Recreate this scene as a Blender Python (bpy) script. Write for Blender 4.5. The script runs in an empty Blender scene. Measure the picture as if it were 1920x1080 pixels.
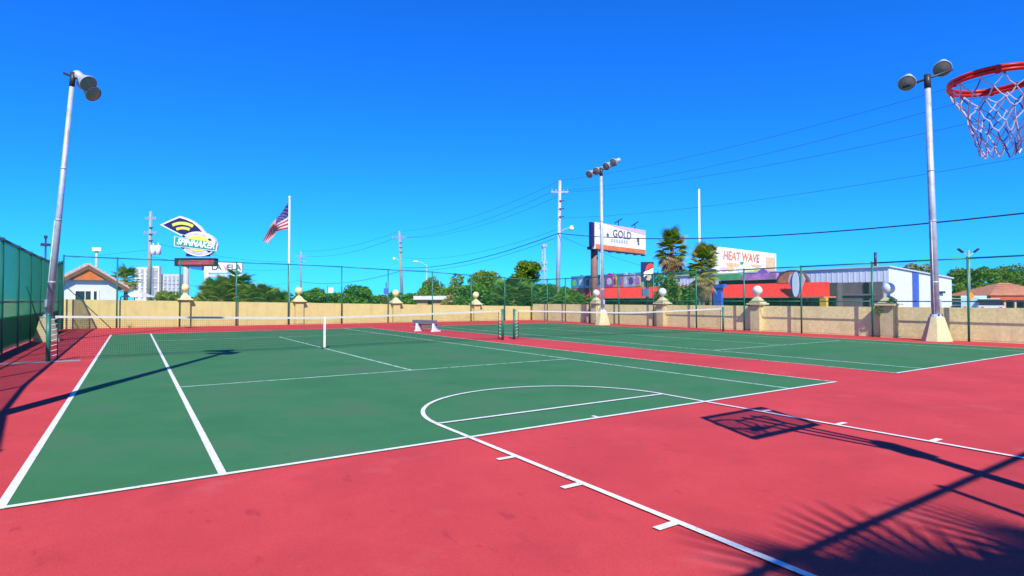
import bpy, math, random
from mathutils import Vector, Matrix
S = bpy.context.scene
COL = S.collection
rnd = random.Random(7)

# ------------------------------------------------------------------ camera
CAM = Vector((0.774, -5.185, 1.422))
YAW, PITCH, FPX = math.radians(33.511), math.radians(1.228), 1071.8
cd = bpy.data.cameras.new('camera')
cam = bpy.data.objects.new('camera', cd); COL.objects.link(cam)
cam.location = CAM
cam.rotation_euler = (math.pi/2 + PITCH, 0, -YAW)
cd.sensor_width = 36.0; cd.lens = FPX/1920*36.0
cd.clip_start = 0.05; cd.clip_end = 6000
S.camera = cam

# ------------------------------------------------------------------ world, sun, exposure
SUN_EL = math.radians(42.8)
SUN_AZ = math.atan2(-0.41, -0.912)          # clockwise from +Y
w = bpy.data.worlds.new('World'); S.world = w; w.use_nodes = True
nt = w.node_tree; nt.nodes.clear()
wo = nt.nodes.new('ShaderNodeOutputWorld'); bg = nt.nodes.new('ShaderNodeBackground')
sky = nt.nodes.new('ShaderNodeTexSky'); sky.sky_type = 'NISHITA'
sky.sun_disc = False; sky.sun_elevation = SUN_EL; sky.sun_rotation = SUN_AZ
sky.altitude = 0; sky.air_density = 1.0; sky.dust_density = 0.0; sky.ozone_density = 1.0
hs = nt.nodes.new('ShaderNodeMix'); hs.data_type = 'RGBA'; hs.blend_type = 'MULTIPLY'; hs.inputs[0].default_value = 1.0
hs.inputs[7].default_value = (0.085, 0.885, 2.55, 1)      # the deep saturated blue of the photograph's clear air
nt.links.new(sky.outputs[0], hs.inputs[6]); nt.links.new(hs.outputs[2], bg.inputs[0])
bg.inputs[1].default_value = 0.058
nt.links.new(bg.outputs[0], wo.inputs[0])
sd = bpy.data.lights.new('sun', 'SUN'); sun = bpy.data.objects.new('sun', sd); COL.objects.link(sun)
sd.energy = 4.3; sd.angle = math.radians(0.53); sd.color = (1.0, 0.94, 0.82)
sdir = Vector((-0.41*math.cos(SUN_EL), -0.912*math.cos(SUN_EL), math.sin(SUN_EL)))
sun.rotation_euler = sdir.to_track_quat('Z', 'Y').to_euler()
S.view_settings.view_transform = 'Standard'; S.view_settings.look = 'None'
S.view_settings.exposure = 0.7; S.view_settings.gamma = 1.0
S.view_settings.use_curve_mapping = False

# ------------------------------------------------------------------ helpers
FH = Vector((math.sin(YAW), math.cos(YAW), 0)); RH = Vector((math.cos(YAW), -math.sin(YAW), 0))
def spot(b, d, z=0.0):
    """ground position at image pixel column b and distance d from the viewpoint"""
    p = CAM + FH*d + RH*(d*(b-960)/FPX); return Vector((p.x, p.y, z))
def hgt(r, d):  # height seen at image pixel row r and distance d
    return CAM.z + (563-r)/FPX*d

def lin(c):
    return tuple(((x/255)/12.92 if x/255 <= .04045 else ((x/255+.055)/1.055)**2.4) for x in c)
MATS = {}
def mat(name, col, rough=0.6, var=0.12, scale=3.0, bump=0.0, bscale=60.0, metal=0.0, spec=0.4, trans=0.0, stain=None, srange=(0.55, 0.75), sscale=0.8):
    if name in MATS: return MATS[name]
    m = bpy.data.materials.new(name); m.use_nodes = True; n = m.node_tree; L = n.links
    b = n.nodes['Principled BSDF']
    b.inputs['Roughness'].default_value = rough; b.inputs['Metallic'].default_value = metal
    b.inputs['Specular IOR Level'].default_value = spec
    tc = n.nodes.new('ShaderNodeTexCoord')
    nz = n.nodes.new('ShaderNodeTexNoise'); nz.inputs['Scale'].default_value = scale; nz.inputs['Detail'].default_value = 6
    nz.inputs['Roughness'].default_value = .65
    L.new(tc.outputs['Object'], nz.inputs['Vector'])
    mr = n.nodes.new('ShaderNodeMapRange'); mr.inputs[1].default_value = .3; mr.inputs[2].default_value = .7
    mr.inputs[3].default_value = 1-var; mr.inputs[4].default_value = 1+var
    L.new(nz.outputs[0], mr.inputs[0])
    mx = n.nodes.new('ShaderNodeMix'); mx.data_type = 'RGBA'; mx.blend_type = 'MULTIPLY'; mx.inputs[0].default_value = 1
    mx.inputs[6].default_value = (*col, 1); L.new(mr.outputs[0], mx.inputs[7])
    out = mx.outputs[2]
    if stain:
        n2 = n.nodes.new('ShaderNodeTexNoise'); n2.inputs['Scale'].default_value = sscale; n2.inputs['Detail'].default_value = 8
        L.new(tc.outputs['Object'], n2.inputs['Vector'])
        r2 = n.nodes.new('ShaderNodeMapRange'); r2.inputs[1].default_value = srange[0]; r2.inputs[2].default_value = srange[1]
        L.new(n2.outputs[0], r2.inputs[0])
        m2 = n.nodes.new('ShaderNodeMix'); m2.data_type = 'RGBA'; L.new(r2.outputs[0], m2.inputs[0])
        L.new(out, m2.inputs[6]); m2.inputs[7].default_value = (*stain, 1); out = m2.outputs[2]
    L.new(out, b.inputs['Base Color'])
    if bump:
        nb = n.nodes.new('ShaderNodeTexNoise'); nb.inputs['Scale'].default_value = bscale; nb.inputs['Detail'].default_value = 4
        L.new(tc.outputs['Object'], nb.inputs['Vector'])
        bp = n.nodes.new('ShaderNodeBump'); bp.inputs['Strength'].default_value = bump; bp.inputs['Distance'].default_value = .02
        L.new(nb.outputs[0], bp.inputs['Height']); L.new(bp.outputs[0], b.inputs['Normal'])
    if trans:
        ms = n.nodes.new('ShaderNodeMixShader'); tr = n.nodes.new('ShaderNodeBsdfTransparent')
        ms.inputs[0].default_value = trans
        L.new(b.outputs[0], ms.inputs[1]); L.new(tr.outputs[0], ms.inputs[2]); L.new(ms.outputs[0], n.nodes['Material Output'].inputs[0])
    MATS[name] = m; return m
def leafmat(name, col, var=.35, tf=.42):
    if name in MATS: return MATS[name]
    m = mat(name, col, rough=.5, var=var, scale=1.3, spec=.3)
    n = m.node_tree; L = n.links; b = n.nodes['Principled BSDF']
    tl = n.nodes.new('ShaderNodeBsdfTranslucent'); tl.inputs[0].default_value = (col[0]*1.2, col[1]*1.2, col[2]*.6, 1)
    ms = n.nodes.new('ShaderNodeMixShader'); ms.inputs[0].default_value = tf
    L.new(b.outputs[0], ms.inputs[1]); L.new(tl.outputs[0], ms.inputs[2]); L.new(ms.outputs[0], n.nodes['Material Output'].inputs[0])
    return m

class MB:
    def __init__(s): s.v = []; s.f = []; s.m = []; s.sm = []
    def add(s, vs, fs, mi=0, smooth=False):
        o = len(s.v); s.v += [tuple(v) for v in vs]
        s.f += [tuple(i+o for i in f) for f in fs]; s.m += [mi]*len(fs); s.sm += [smooth]*len(fs); return s
    def box(s, x0, x1, y0, y1, z0, z1, mi=0):
        vs = [(x0,y0,z0),(x1,y0,z0),(x1,y1,z0),(x0,y1,z0),(x0,y0,z1),(x1,y0,z1),(x1,y1,z1),(x0,y1,z1)]
        return s.add(vs, [(0,3,2,1),(4,5,6,7),(0,1,5,4),(1,2,6,5),(2,3,7,6),(3,0,4,7)], mi)
    def tube(s, a, b, r0, r1=None, n=10, mi=0, caps=True, smooth=True):
        a = Vector(a); b = Vector(b); r1 = r0 if r1 is None else r1
        d = (b-a).normalized(); u = d.orthogonal().normalized(); v = d.cross(u)
        vs = [a+(u*math.cos(t)+v*math.sin(t))*r0 for t in [2*math.pi*i/n for i in range(n)]]
        vs += [b+(u*math.cos(t)+v*math.sin(t))*r1 for t in [2*math.pi*i/n for i in range(n)]]
        s.add(vs, [(i, (i+1) % n, n+(i+1) % n, n+i) for i in range(n)], mi, smooth)
        if caps:
            o = len(s.v)-2*n
            s.f += [tuple(o+i for i in range(n))[::-1], tuple(o+n+i for i in range(n))]; s.m += [mi]*2; s.sm += [False]*2
        return s
    def path(s, pts, r, n=6, mi=0):
        pts = [Vector(p) for p in pts]
        rings = []
        for i, p in enumerate(pts):
            d = (pts[min(i+1, len(pts)-1)]-pts[max(i-1, 0)]).normalized()
            u = d.cross(Vector((0, 0, 1)))
            u = u.normalized() if u.length > 1e-4 else Vector((1, 0, 0))
            v = d.cross(u); rr = r[i] if isinstance(r, (list, tuple)) else r
            rings.append([p+(u*math.cos(2*math.pi*k/n)+v*math.sin(2*math.pi*k/n))*rr for k in range(n)])
        vs = [v for rg in rings for v in rg]
        fs = [(i*n+k, i*n+(k+1) % n, (i+1)*n+(k+1) % n, (i+1)*n+k) for i in range(len(pts)-1) for k in range(n)]
        return s.add(vs, fs, mi, True)
    def lathe(s, prof, n=16, c=(0, 0, 0), mi=0, M=None, smooth=True):
        vs = [];
        for (r, z) in prof:
            for k in range(n):
                p = Vector((r*math.cos(2*math.pi*k/n), r*math.sin(2*math.pi*k/n), z))
                vs.append((M @ p if M else p)+Vector(c))
        fs = [(i*n+k, i*n+(k+1) % n, (i+1)*n+(k+1) % n, (i+1)*n+k) for i in range(len(prof)-1) for k in range(n)]
        return s.add(vs, fs, mi, smooth)
    def sphere(s, c, r, n=16, mi=0):
        return s.lathe([(r*math.sin(math.pi*i/(n//2))+1e-5, -r*math.cos(math.pi*i/(n//2))) for i in range(n//2+1)], n, c, mi)
    def prism(s, poly, y0, y1, mi=0):
        """polygon in local XZ extruded along Y"""
        n = len(poly); vs = [(x, y0, z) for x, z in poly]+[(x, y1, z) for x, z in poly]
        fs = [tuple(range(n)), tuple(range(2*n-1, n-1, -1))]+[(i, i+n, (i+1) % n+n, (i+1) % n) for i in range(n)]
        return s.add(vs, fs, mi)
    def frustum(s, c, w0, w1, z0, z1, n=4, rot=math.pi/4, mi=0):
        k = 1/math.cos(math.pi/n)
        vs = [(c[0]+w*.5*k*math.cos(rot+2*math.pi*i/n), c[1]+w*.5*k*math.sin(rot+2*math.pi*i/n), z) for w, z in ((w0, z0), (w1, z1)) for i in range(n)]
        return s.add(vs, [(i, (i+1) % n, n+(i+1) % n, n+i) for i in range(n)]+[tuple(range(n))[::-1], tuple(range(n, 2*n))], mi)
    def mesh(s, name, mats):
        me = bpy.data.meshes.new(name); me.from_pydata(s.v, [], s.f)
        for m in (mats if isinstance(mats, (list, tuple)) else [mats]): me.materials.append(m)
        me.polygons.foreach_set('material_index', s.m); me.polygons.foreach_set('use_smooth', s.sm)
        me.update(); return me
    def build(s, name, mats, parent=None):
        return link(name, s.mesh(name, mats), parent)
def link(name, me, parent=None, loc=None):
    o = bpy.data.objects.new(name, me); COL.objects.link(o)
    if parent: o.parent = parent
    if loc is not None: o.location = loc
    return o
def tag(o, label, cat, group=None):
    o['label'] = label; o['category'] = cat
    if group: o['group'] = group
    return o
def thing(name, label, cat, loc=(0, 0, 0), rz=0, group=None):
    o = bpy.data.objects.new(name, None); COL.objects.link(o); o.location = loc; o.rotation_euler = (0, 0, rz)
    o.empty_display_size = .2
    return tag(o, label, cat, group)
def struct(o): o['kind'] = 'structure'; return o
def copy_tree(o, parent=None):
    c = o.copy(); COL.objects.link(c); c.parent = parent
    for ch in list(o.children): copy_tree(ch, c)
    return c
def frame(name, label, cat, A, B, group=None):
    """an Empty at A whose local +X runs to B and whose front is local -Y"""
    d = B-A; t = thing(name, label, cat, A, math.atan2(d.y, d.x), group); return t, d.length
def text(s, size, name, m, parent, loc, extrude=.015, shear=0, sx=1.0, bold=.0, rot=0):
    c = bpy.data.curves.new('t', 'FONT'); c.body = s; c.size = size; c.extrude = extrude; c.shear = shear; c.offset = bold
    c.align_x = 'CENTER'; c.align_y = 'CENTER'; c.resolution_u = 3
    o = bpy.data.objects.new('t', c); COL.objects.link(o); bpy.context.view_layer.update()
    me = bpy.data.meshes.new_from_object(o.evaluated_get(bpy.context.evaluated_depsgraph_get()))
    bpy.data.objects.remove(o); bpy.data.curves.remove(c)
    me.materials.clear(); me.materials.append(m)
    o = link(name, me, parent, loc); o.rotation_euler = (math.pi/2, rot, 0); o.scale = (sx, 1, 1); return o

# ------------------------------------------------------------------ materials
M_pink = mat('red_acrylic', (.50, .054, .057), .85, .13, .8, .25, 160, spec=.12, stain=(.42, .046, .052), srange=(.58, .8), sscale=1.4)
M_green = mat('green_acrylic', (.043, .168, .066), .85, .15, .7, .25, 160, spec=.12, stain=(.072, .136, .080), srange=(.48, .74), sscale=.7)
def wear(m, dark, dust):
    """fine grain, scuffs and dust specks on the acrylic court coats"""
    n = m.node_tree; L = n.links; b = n.nodes['Principled BSDF']; src = b.inputs['Base Color'].links[0].from_socket
    tc = n.nodes.new('ShaderNodeTexCoord'); mp = n.nodes.new('ShaderNodeMapping'); mp.inputs['Scale'].default_value = (1.0, .35, 1); mp.inputs['Rotation'].default_value = (0, 0, .6)
    L.new(tc.outputs['Object'], mp.inputs[0])
    def layer(src, vec, scale, lo, hi, amt, col, detail=5, rough=.6):
        nz = n.nodes.new('ShaderNodeTexNoise'); nz.inputs['Scale'].default_value = scale; nz.inputs['Detail'].default_value = detail; nz.inputs['Roughness'].default_value = rough
        L.new(vec, nz.inputs['Vector']); r = n.nodes.new('ShaderNodeMapRange'); r.inputs[1].default_value = lo; r.inputs[2].default_value = hi; r.inputs[4].default_value = amt
        L.new(nz.outputs[0], r.inputs[0]); x = n.nodes.new('ShaderNodeMix'); x.data_type = 'RGBA'; L.new(r.outputs[0], x.inputs[0]); L.new(src, x.inputs[6]); x.inputs[7].default_value = (*col, 1); return x.outputs[2]
    src = layer(src, tc.outputs['Object'], 85, .45, .75, .45, dark)
    src = layer(src, mp.outputs[0], 2.6, .60, .78, .55, dark, 8, .7)
    src = layer(src, mp.outputs[0], 6.0, .66, .73, .5, dark, 3)
    src = layer(src, tc.outputs['Object'], 5.0, .70, .74, .35, dark, 2)
    src = layer(src, tc.outputs['Object'], 14, .745, .77, .55, dust, 2)
    src = layer(src, tc.outputs['Object'], 1.1, .60, .85, .5, dust, 7, .6)
    L.new(src, b.inputs['Base Color'])
wear(M_pink, (.30, .027, .038), (.60, .14, .14)); wear(M_green, (.030, .118, .052), (.105, .19, .115))
M_white = mat('line_paint', (.68, .68, .64), .6, .10, 8, spec=.3, stain=(.56, .52, .48), srange=(.55, .75), sscale=5)
M_worn = mat('worn_line_paint', (.55, .50, .42), .7, .16, 5, spec=.3)
M_lineg = mat('faded_line_paint', (.42, .60, .48), .7, .2, 4, spec=.3)
def chips(m, lo=.60, hi=.66, amt=.8, sc=22):
    n = m.node_tree; L = n.links; b = n.nodes['Principled BSDF']; tc = n.nodes.new('ShaderNodeTexCoord')
    nz = n.nodes.new('ShaderNodeTexNoise'); nz.inputs['Scale'].default_value = sc; nz.inputs['Detail'].default_value = 7; nz.inputs['Roughness'].default_value = .7
    L.new(tc.outputs['Object'], nz.inputs['Vector']); r = n.nodes.new('ShaderNodeMapRange'); r.inputs[1].default_value = lo; r.inputs[2].default_value = hi; r.inputs[4].default_value = amt
    L.new(nz.outputs[0], r.inputs[0]); t = n.nodes.new('ShaderNodeBsdfTransparent'); x = n.nodes.new('ShaderNodeMixShader')
    L.new(r.outputs[0], x.inputs[0]); L.new(b.outputs[0], x.inputs[1]); L.new(t.outputs[0], x.inputs[2]); L.new(x.outputs[0], n.nodes['Material Output'].inputs[0])
chips(M_white); chips(M_worn, .5, .62, .8, 9); chips(M_lineg, .5, .64, .8, 7)
def streaks(m, col, amt=.6, base=None):
    n = m.node_tree; L = n.links; b = n.nodes['Principled BSDF']; src = b.inputs['Base Color'].links[0].from_socket
    tc = n.nodes.new('ShaderNodeTexCoord'); mp = n.nodes.new('ShaderNodeMapping'); mp.inputs['Scale'].default_value = (2.2, 2.2, .25); L.new(tc.outputs['Object'], mp.inputs[0])
    for vec, sc, lo, hi in ((mp.outputs[0], 2.0, .55, .8), (tc.outputs['Object'], 1.6, .58, .8), (tc.outputs['Object'], 12, .62, .74)):
        nz = n.nodes.new('ShaderNodeTexNoise'); nz.inputs['Scale'].default_value = sc; nz.inputs['Detail'].default_value = 7; L.new(vec, nz.inputs['Vector'])
        r = n.nodes.new('ShaderNodeMapRange'); r.inputs[1].default_value = lo; r.inputs[2].default_value = hi; r.inputs[4].default_value = amt; L.new(nz.outputs[0], r.inputs[0])
        x = n.nodes.new('ShaderNodeMix'); x.data_type = 'RGBA'; L.new(r.outputs[0], x.inputs[0]); L.new(src, x.inputs[6]); x.inputs[7].default_value = (*col, 1); src = x.outputs[2]
    L.new(src, b.inputs['Base Color'])
M_fence = mat('green_coated_steel', (.014, .14, .095), .4, .1, 3)
M_wire = mat('green_coated_wire', (.022, .33, .17), .45, .1, 3)
M_galv = mat('galvanised_steel', (.42, .46, .52), .5, .14, 4, metal=.2, stain=(.26, .27, .28), srange=(.5, .75), sscale=3)
M_dark = mat('dark_steel', (.03, .03, .035), .45, .1, 5)
M_conc = mat('painted_concrete', (.62, .52, .28), .85, .12, 4, .4, 40, stain=(.45, .36, .2), srange=(.6, .8), sscale=2)
M_wallb = mat('yellow_stucco', (.57, .48, .19), .9, .08, 2, .5, 50, stain=(.58, .44, .18), srange=(.5, .8), sscale=.5)
M_wallr = mat('rough_sand_stucco', (.90, .77, .36), .95, .16, 9, .6, 22, stain=(.76, .62, .28), srange=(.5, .75), sscale=2.2)
streaks(M_wallb, (.40, .32, .15)); streaks(M_wallr, (.62, .50, .26), .5); streaks(M_conc, (.36, .29, .17))
M_cap = mat('cap_stone', (.60, .54, .30), .85, .12, 6, .3, 40)
streaks(M_cap, (.34, .31, .19))
M_globe = mat('white_globe', (.75, .75, .78), .35, .05, 5)
M_globe_sun = mat('sun_tinted_globe', (.76, .70, .34), .4, .06, 5)  # white globes of the far wall, yellow of the sunlight painted into their colour
M_sign = mat('white_panel', (.78, .80, .80), .5, .06, 2)
M_navy = mat('navy_panel', (.018, .016, .09), .4, .15, 3)
M_black = mat('black_paint', (.012, .012, .016), .5, .1, 4)
M_teal = mat('teal_panel', (.02, .26, .24), .45, .1, 3)
M_yel = mat('yellow_panel', (.62, .62, .10), .45, .12, 3)
M_red = mat('red_paint', (.80, .045, .030), .5, .07, 1.5)
M_blue = mat('blue_paint', (.05, .11, .45), .5, .1, 2)
M_lil = mat('pale_lilac_trim', (.66, .62, .74), .5, .08, 2)
M_wood = mat('weathered_pole_wood', (.30, .27, .24), .85, .2, 3, .4, 25)
M_paleP = mat('pale_pole_concrete', (.40, .40, .38), .7, .1, 3)
M_bark = mat('bark', (.16, .11, .07), .9, .3, 5, .6, 15)
M_frond = leafmat('palm_frond', (.15, .25, .025))
M_frondy = leafmat('palm_frond_yellow', (.34, .31, .04))
M_frondd = leafmat('palm_frond_dry', (.42, .30, .15))
M_leafA = leafmat('leaf_mid', (.13, .28, .014))
M_leafB = leafmat('leaf_dark', (.068, .19, .012))
M_leafC = leafmat('leaf_olive', (.22, .26, .025))
M_leafD = leafmat('leaf_bluegreen', (.10, .20, .045))
M_glass = mat('dark_glass', (.02, .025, .03), .08, .05, 2, spec=.6)
M_rim = mat('rim_orange_red', (.72, .030, .020), .35, .12, 14)
M_cord = mat('net_cord', (.72, .72, .76), .7, .15, 20)
M_cordb = mat('blue_net_cord', (.16, .18, .40), .7, .15, 20)
M_cordr = mat('red_net_cord', (.45, .30, .36), .7, .15, 20)
M_netc = mat('tennis_net_cord', (.012, .014, .013), .8, .1, 10)

# ------------------------------------------------------------------ ground and courts
def sheet(x0, x1, y0, y1, z): return MB().add([(x0,y0,z),(x1,y0,z),(x1,y1,z),(x0,y1,z)], [(0,1,2,3)])
M_ground = mat('sandy_ground', (.20, .18, .14), .95, .25, .2, .3, 8, stain=(.10, .13, .05), srange=(.45, .6), sscale=.06)
M_asph = mat('asphalt', (.055, .055, .057), .9, .2, .4, .3, 30)
struct(sheet(-3000, 3000, -3000, 3000, -.05).build('ground', M_ground))
pad = struct(MB().add([(-2.6,-7,-.004),(25.3,-7,-.004),(25.3,28.9,-.004),(-2.6,31.6,-.004)], [(0,1,2,3)]).build('court_apron', M_pink))
road = struct(MB().add([spot(1500, 36, -.046), spot(1500, 48, -.046), spot(300, 200, -.046), spot(300, 130, -.046)], [(0,1,2,3)]).build('road', M_asph))

def line_obj(parent, a, b, wd, z, m):
    a = Vector((a[0], a[1], 0)); b = Vector((b[0], b[1], 0)); d = (b-a).normalized(); nrm = Vector((-d.y, d.x, 0))*wd/2
    vs = [a-nrm, b-nrm, b+nrm, a+nrm]
    MB().add([(v.x, v.y, z) for v in vs], [(0, 1, 2, 3)]).build('court_line', m, parent)
def court(name, x0, x1, sx0, sx1, y0=0.0, y1=23.6, ys=(5.62, 18.25)):
    c = struct(sheet(x0, x1, y0, y1, 0).build(name, M_green))
    xm = (sx0+sx1)/2; h = .028
    line_obj(c, (x0, y0+h), (x1, y0+h), .056, .006, M_white)              # near baseline
    line_obj(c, (x0, y1-h), (x1, y1-h), .07, .006, M_worn)
    line_obj(c, (x0+h, y0), (x0+h, y1), .06, .003, M_white if x0 < 5 else M_worn)
    line_obj(c, (x1-h, y0), (x1-h, y1), .06, .003, M_worn)
    line_obj(c, (sx0, y0), (sx0, y1), .06, .003, M_white if x0 < 5 else M_lineg)
    line_obj(c, (sx1, y0), (sx1, y1), .055, .003, M_lineg)
    line_obj(c, (sx0, ys[0]), (sx1, ys[0]), .055, .006, M_lineg)
    line_obj(c, (sx0, ys[1]), (sx1, ys[1]), .055, .006, M_lineg)
    line_obj(c, (xm, ys[0]), (xm, ys[1]), .055, .003, M_lineg)
    line_obj(c, (xm, y0+.056), (xm, y0+.16), .05, .003, M_white)
    return c
court1 = court('tennis_court', 0, 11.0, 1.40, 9.60)
court2 = court('tennis_court', 13.2, 22.75, 14.5, 21.4, -.03, 23.6, (5.2, 18.25))
# basketball key
KX0, KX1, FT = 3.69, 7.46, .78
for x, sgn in ((KX0, -1), (KX1, 1)):
    line_obj(pad, (x, -5.4), (x, FT), .055, .0085, M_white)
    for y in (-.85, -1.77, -2.70):
        line_obj(pad, (x+sgn*.0275, y), (x+sgn*.20, y), .06, .0085, M_white)
line_obj(pad, (KX0, FT), (KX1, FT), .055, .0115, M_white)
line_obj(pad, (-1.5, -5.42), (12, -5.42), .055, .0115, M_white)
arc = MB(); cx = (KX0+KX1)/2; R0 = (KX1-KX0)/2; N = 48
vs = []
for i in range(N+1):
    t = math.pi*i/N
    for r in (R0-.0275, R0+.0275): vs.append((cx+r*math.cos(t), FT+r*math.sin(t)*.96, .0105))
arc.add(vs, [(2*i, 2*i+1, 2*i+3, 2*i+2) for i in range(N)]).build('court_line', M_white, pad)

# ------------------------------------------------------------------ boundary walls
def wall_seg(mb, a, b, za, zb, th):
    a = Vector(a); b = Vector(b); d = (b-a).normalized(); n = Vector((-d.y, d.x))*th   # thickness goes outwards (left of a->b)
    p = [a, b, b+n, a+n]; zt = [za, zb, zb, za]
    vs = [(q.x, q.y, -.04) for q in p]+[(q.x, q.y, z) for q, z in zip(p, zt)]
    mb.add(vs, [(0,3,2,1),(4,5,6,7),(0,1,5,4),(1,2,6,5),(2,3,7,6),(3,0,4,7)])
def pillar(parent, x, y, ztop, gm, w=.46, gz=.62):
    p = MB().box(-w/2, w/2, -w/2, w/2, -.04, ztop+.06).build('pillar', M_wallb if gm is M_globe_sun else M_conc, parent); p.location = (x, y, 0)
    MB().box(-.36, .36, -.36, .36, ztop+.06, ztop+.13).frustum((0, 0), .60, .16, ztop+.132, ztop+.42).build('cap', M_cap, p)
    MB().tube((0,0,ztop+.42), (0,0,ztop+.50), .06, .06).sphere((0,0,ztop+gz+.1), .225, 20).build('globe_lamp', gm, p)
def wbz(x): return 1.47-.018*(max(x, -2)+2)          # the back wall's top falls to the right
def wby(x): return 31.2-.08*(x+5)
tb = thing('boundary_wall', 'sunlit pale yellow stucco wall along the far end of the courts', 'wall')
mb = MB(); wall_seg(mb, (25.2, wby(25.2)), (-9, wby(-9)), 1.0, 1.5, -.25)
mb = MB()
xs = [-9, -2, 4, 10, 16, 25.1]
for a, b in zip(xs[:-1], xs[1:]): wall_seg(mb, (a, wby(a)), (b, wby(b)), wbz(a), wbz(b), .25)
mb.build('wall', M_wallb, tb)
for x in (3.11, 8.95, 14.83, 20.5): pillar(tb, x, wby(x)-.02, wbz(x), M_globe_sun)
tr = thing('boundary_wall', 'rough sand coloured wall along the right side of the courts', 'wall')
mb = MB(); wall_seg(mb, (25.1, 28.78), (25.1, -12), 1.15, 1.17, .25); mb.build('wall', M_wallr, tr)
for y in (5.19, 10.75, 16.5, 21.9): pillar(tr, 25.08, y, 1.16, M_globe)
tl = thing('boundary_wall', 'low yellow wall glimpsed through the left green fence', 'wall')
mb = MB(); wall_seg(mb, (-5.2, 8), (-5.2, 29.5), 1.35, 1.35, .25); mb.build('wall', M_wallb, tl)

# ------------------------------------------------------------------ chain link fences
def chain_mesh(w, h, sp=.0707, r=.0013):
    mb = MB()
    def seg(p, q, y):
        a = Vector((p[0], y, p[1])); b = Vector((q[0], y, q[1])); d = (b-a).normalized(); u = Vector((0, 1, 0)); v = d.cross(u)
        vs = [e+(u*math.cos(t)+v*math.sin(t))*r for e in (a, b) for t in (0, 2.094, 4.189)]
        mb.add(vs, [(0,1,4,3),(1,2,5,4),(2,0,3,5)], 0, True)
    k = -h
    while k < w:
        x0, z0 = (k, 0) if k >= 0 else (0, -k); x1, z1 = (k+h, h) if k+h <= w else (w, w-k)
        if x1-x0 > .01:
            seg((x0, z0), (x1, z1), .0024); seg((w-x0, z0), (w-x1, z1), -.0024)
        k += sp
    return mb.mesh('chain_link', M_wire)
CH = chain_mesh(2.75, 3.0)
CHN = chain_mesh(2.75, 3.0, .0707, .0022)
CHL = chain_mesh(2.75, 3.0, .0707, .0038)
def fence(label, pts, heights, mid=True, mesh=CH, pr=.037, rr=.027):
    t = thing('chain_link_fence', label, 'fence', (pts[0][0], pts[0][1], 0)); o = Vector((pts[0][0], pts[0][1], 0))
    P = [Vector((p[0], p[1], 0))-o for p in pts]
    for p, h in zip(P, heights):
        MB().tube(p+Vector((0,0,-.04)), p+Vector((0,0,h+.02)), pr, n=8).lathe([(pr*1.15, 0), (pr*1.1, .03), (.001, .05)], 8, p+Vector((0,0,h+.02))).build('post', M_fence, t)
    for i in range(len(P)-1):
        a, b = P[i], P[i+1]; ha, hb = heights[i], heights[i+1]
        MB().tube(a+Vector((0,0,ha)), b+Vector((0,0,hb)), rr, n=8).build('top_rail', M_fence, t)
        if mid: MB().tube(a+Vector((0,0,1.38)), b+Vector((0,0,1.38)), .021, n=6).build('middle_rail', M_fence, t)
        MB().tube(a+Vector((0,0,.06)), b+Vector((0,0,.06)), .006, n=4).build('tension_wire', M_fence, t)
        d = b-a; c = link('mesh_panel', mesh, t, a+Vector((0,0,.03)))
        c.rotation_euler = (0, 0, math.atan2(d.y, d.x)); c.scale = (d.length/2.75, 1, ((ha+hb)/2+.01)/3.0)
    return t
RY = [-6.2+2.74*i for i in range(13)]
RY = [-6.2, -3.3, -.4, 2.56, 5.63, 8.47, 11.23, 13.98, 16.86, 19.57, 22.19, 24.6, 26.6, 28.45]
fence('tall green chain link fence in front of the right boundary wall', [(24.76, y) for y in RY], [2.87]*len(RY))
BXs = [0.07-2.2, .07, 2.85, 5.58, 8.31, 11.35, 14.23, 17.2, 20.0, 22.6, 24.76]
fence('tall green chain link fence across the far end of the courts', [(x, wby(x)-.30 if x < 24 else 28.45) for x in BXs],
      [3.62, 3.58, 3.55, 3.54, 3.52, 3.46, 3.36, 3.28, 3.12, 3.0, 2.88], mid=False)
LP = [(-1.45, -6.3), (-1.55, -3.6), (-1.65, -1.0), (-1.95, 1.6), (-2.08, 4.3), (-2.1, 7.0), (-2.12, 9.7), (-2.14, 12.4), (-2.16, 15.1), (-2.18, 17.8), (-2.2, 20.5), (-2.22, 23.2), (-2.2, 25.9), (-2.14, 28.5), (-2.13, 30.1)]
lf = fence('tall green chain link fence along the left side with green windscreen below', LP, [3.05]*11+[3.06, 3.08, 3.12, 3.3], mesh=CHL, rr=.04)
M_screen = leafmat('green_windscreen', (.025, .40, .24), .15, .65)
for i in range(5, 13):
    a = Vector((LP[i][0]-LP[0][0]-.012, LP[i][1]-LP[0][1], 0)); b = Vector((LP[i+1][0]-LP[0][0]-.012, LP[i+1][1]-LP[0][1], 0))
    MB().add([a+Vector((0,0,.12)), b+Vector((0,0,.12)), b+Vector((0,0,.95)), a+Vector((0,0,.95)),
              a+Vector((-.006,0,.12)), b+Vector((-.006,0,.12)), b+Vector((-.006,0,.95)), a+Vector((-.006,0,.95))],
             [(0,1,2,3),(7,6,5,4),(3,2,6,7),(0,4,5,1)]).build('windscreen', M_screen, lf)
a = Vector(LP[13]).to_3d()-Vector(LP[0]).to_3d()
MB().tube((a.x+.05, a.y-.2, 2.35), (a.x+2.0, a.y+1.0, .03), .022, n=6).build('brace', M_fence, lf)
MB().tube((a.x-.05, a.y-9, 1.9), (a.x+.15, a.y-6.4, .03), .02, n=6).build('brace', M_fence, lf)
fence('tall green chain link fence behind the viewer that throws its shadow on the red court', [(4.6+2.72*i, -6.33) for i in range(-2, 6)], [3.0]*8, mid=False, mesh=CHN, rr=.03)

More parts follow.
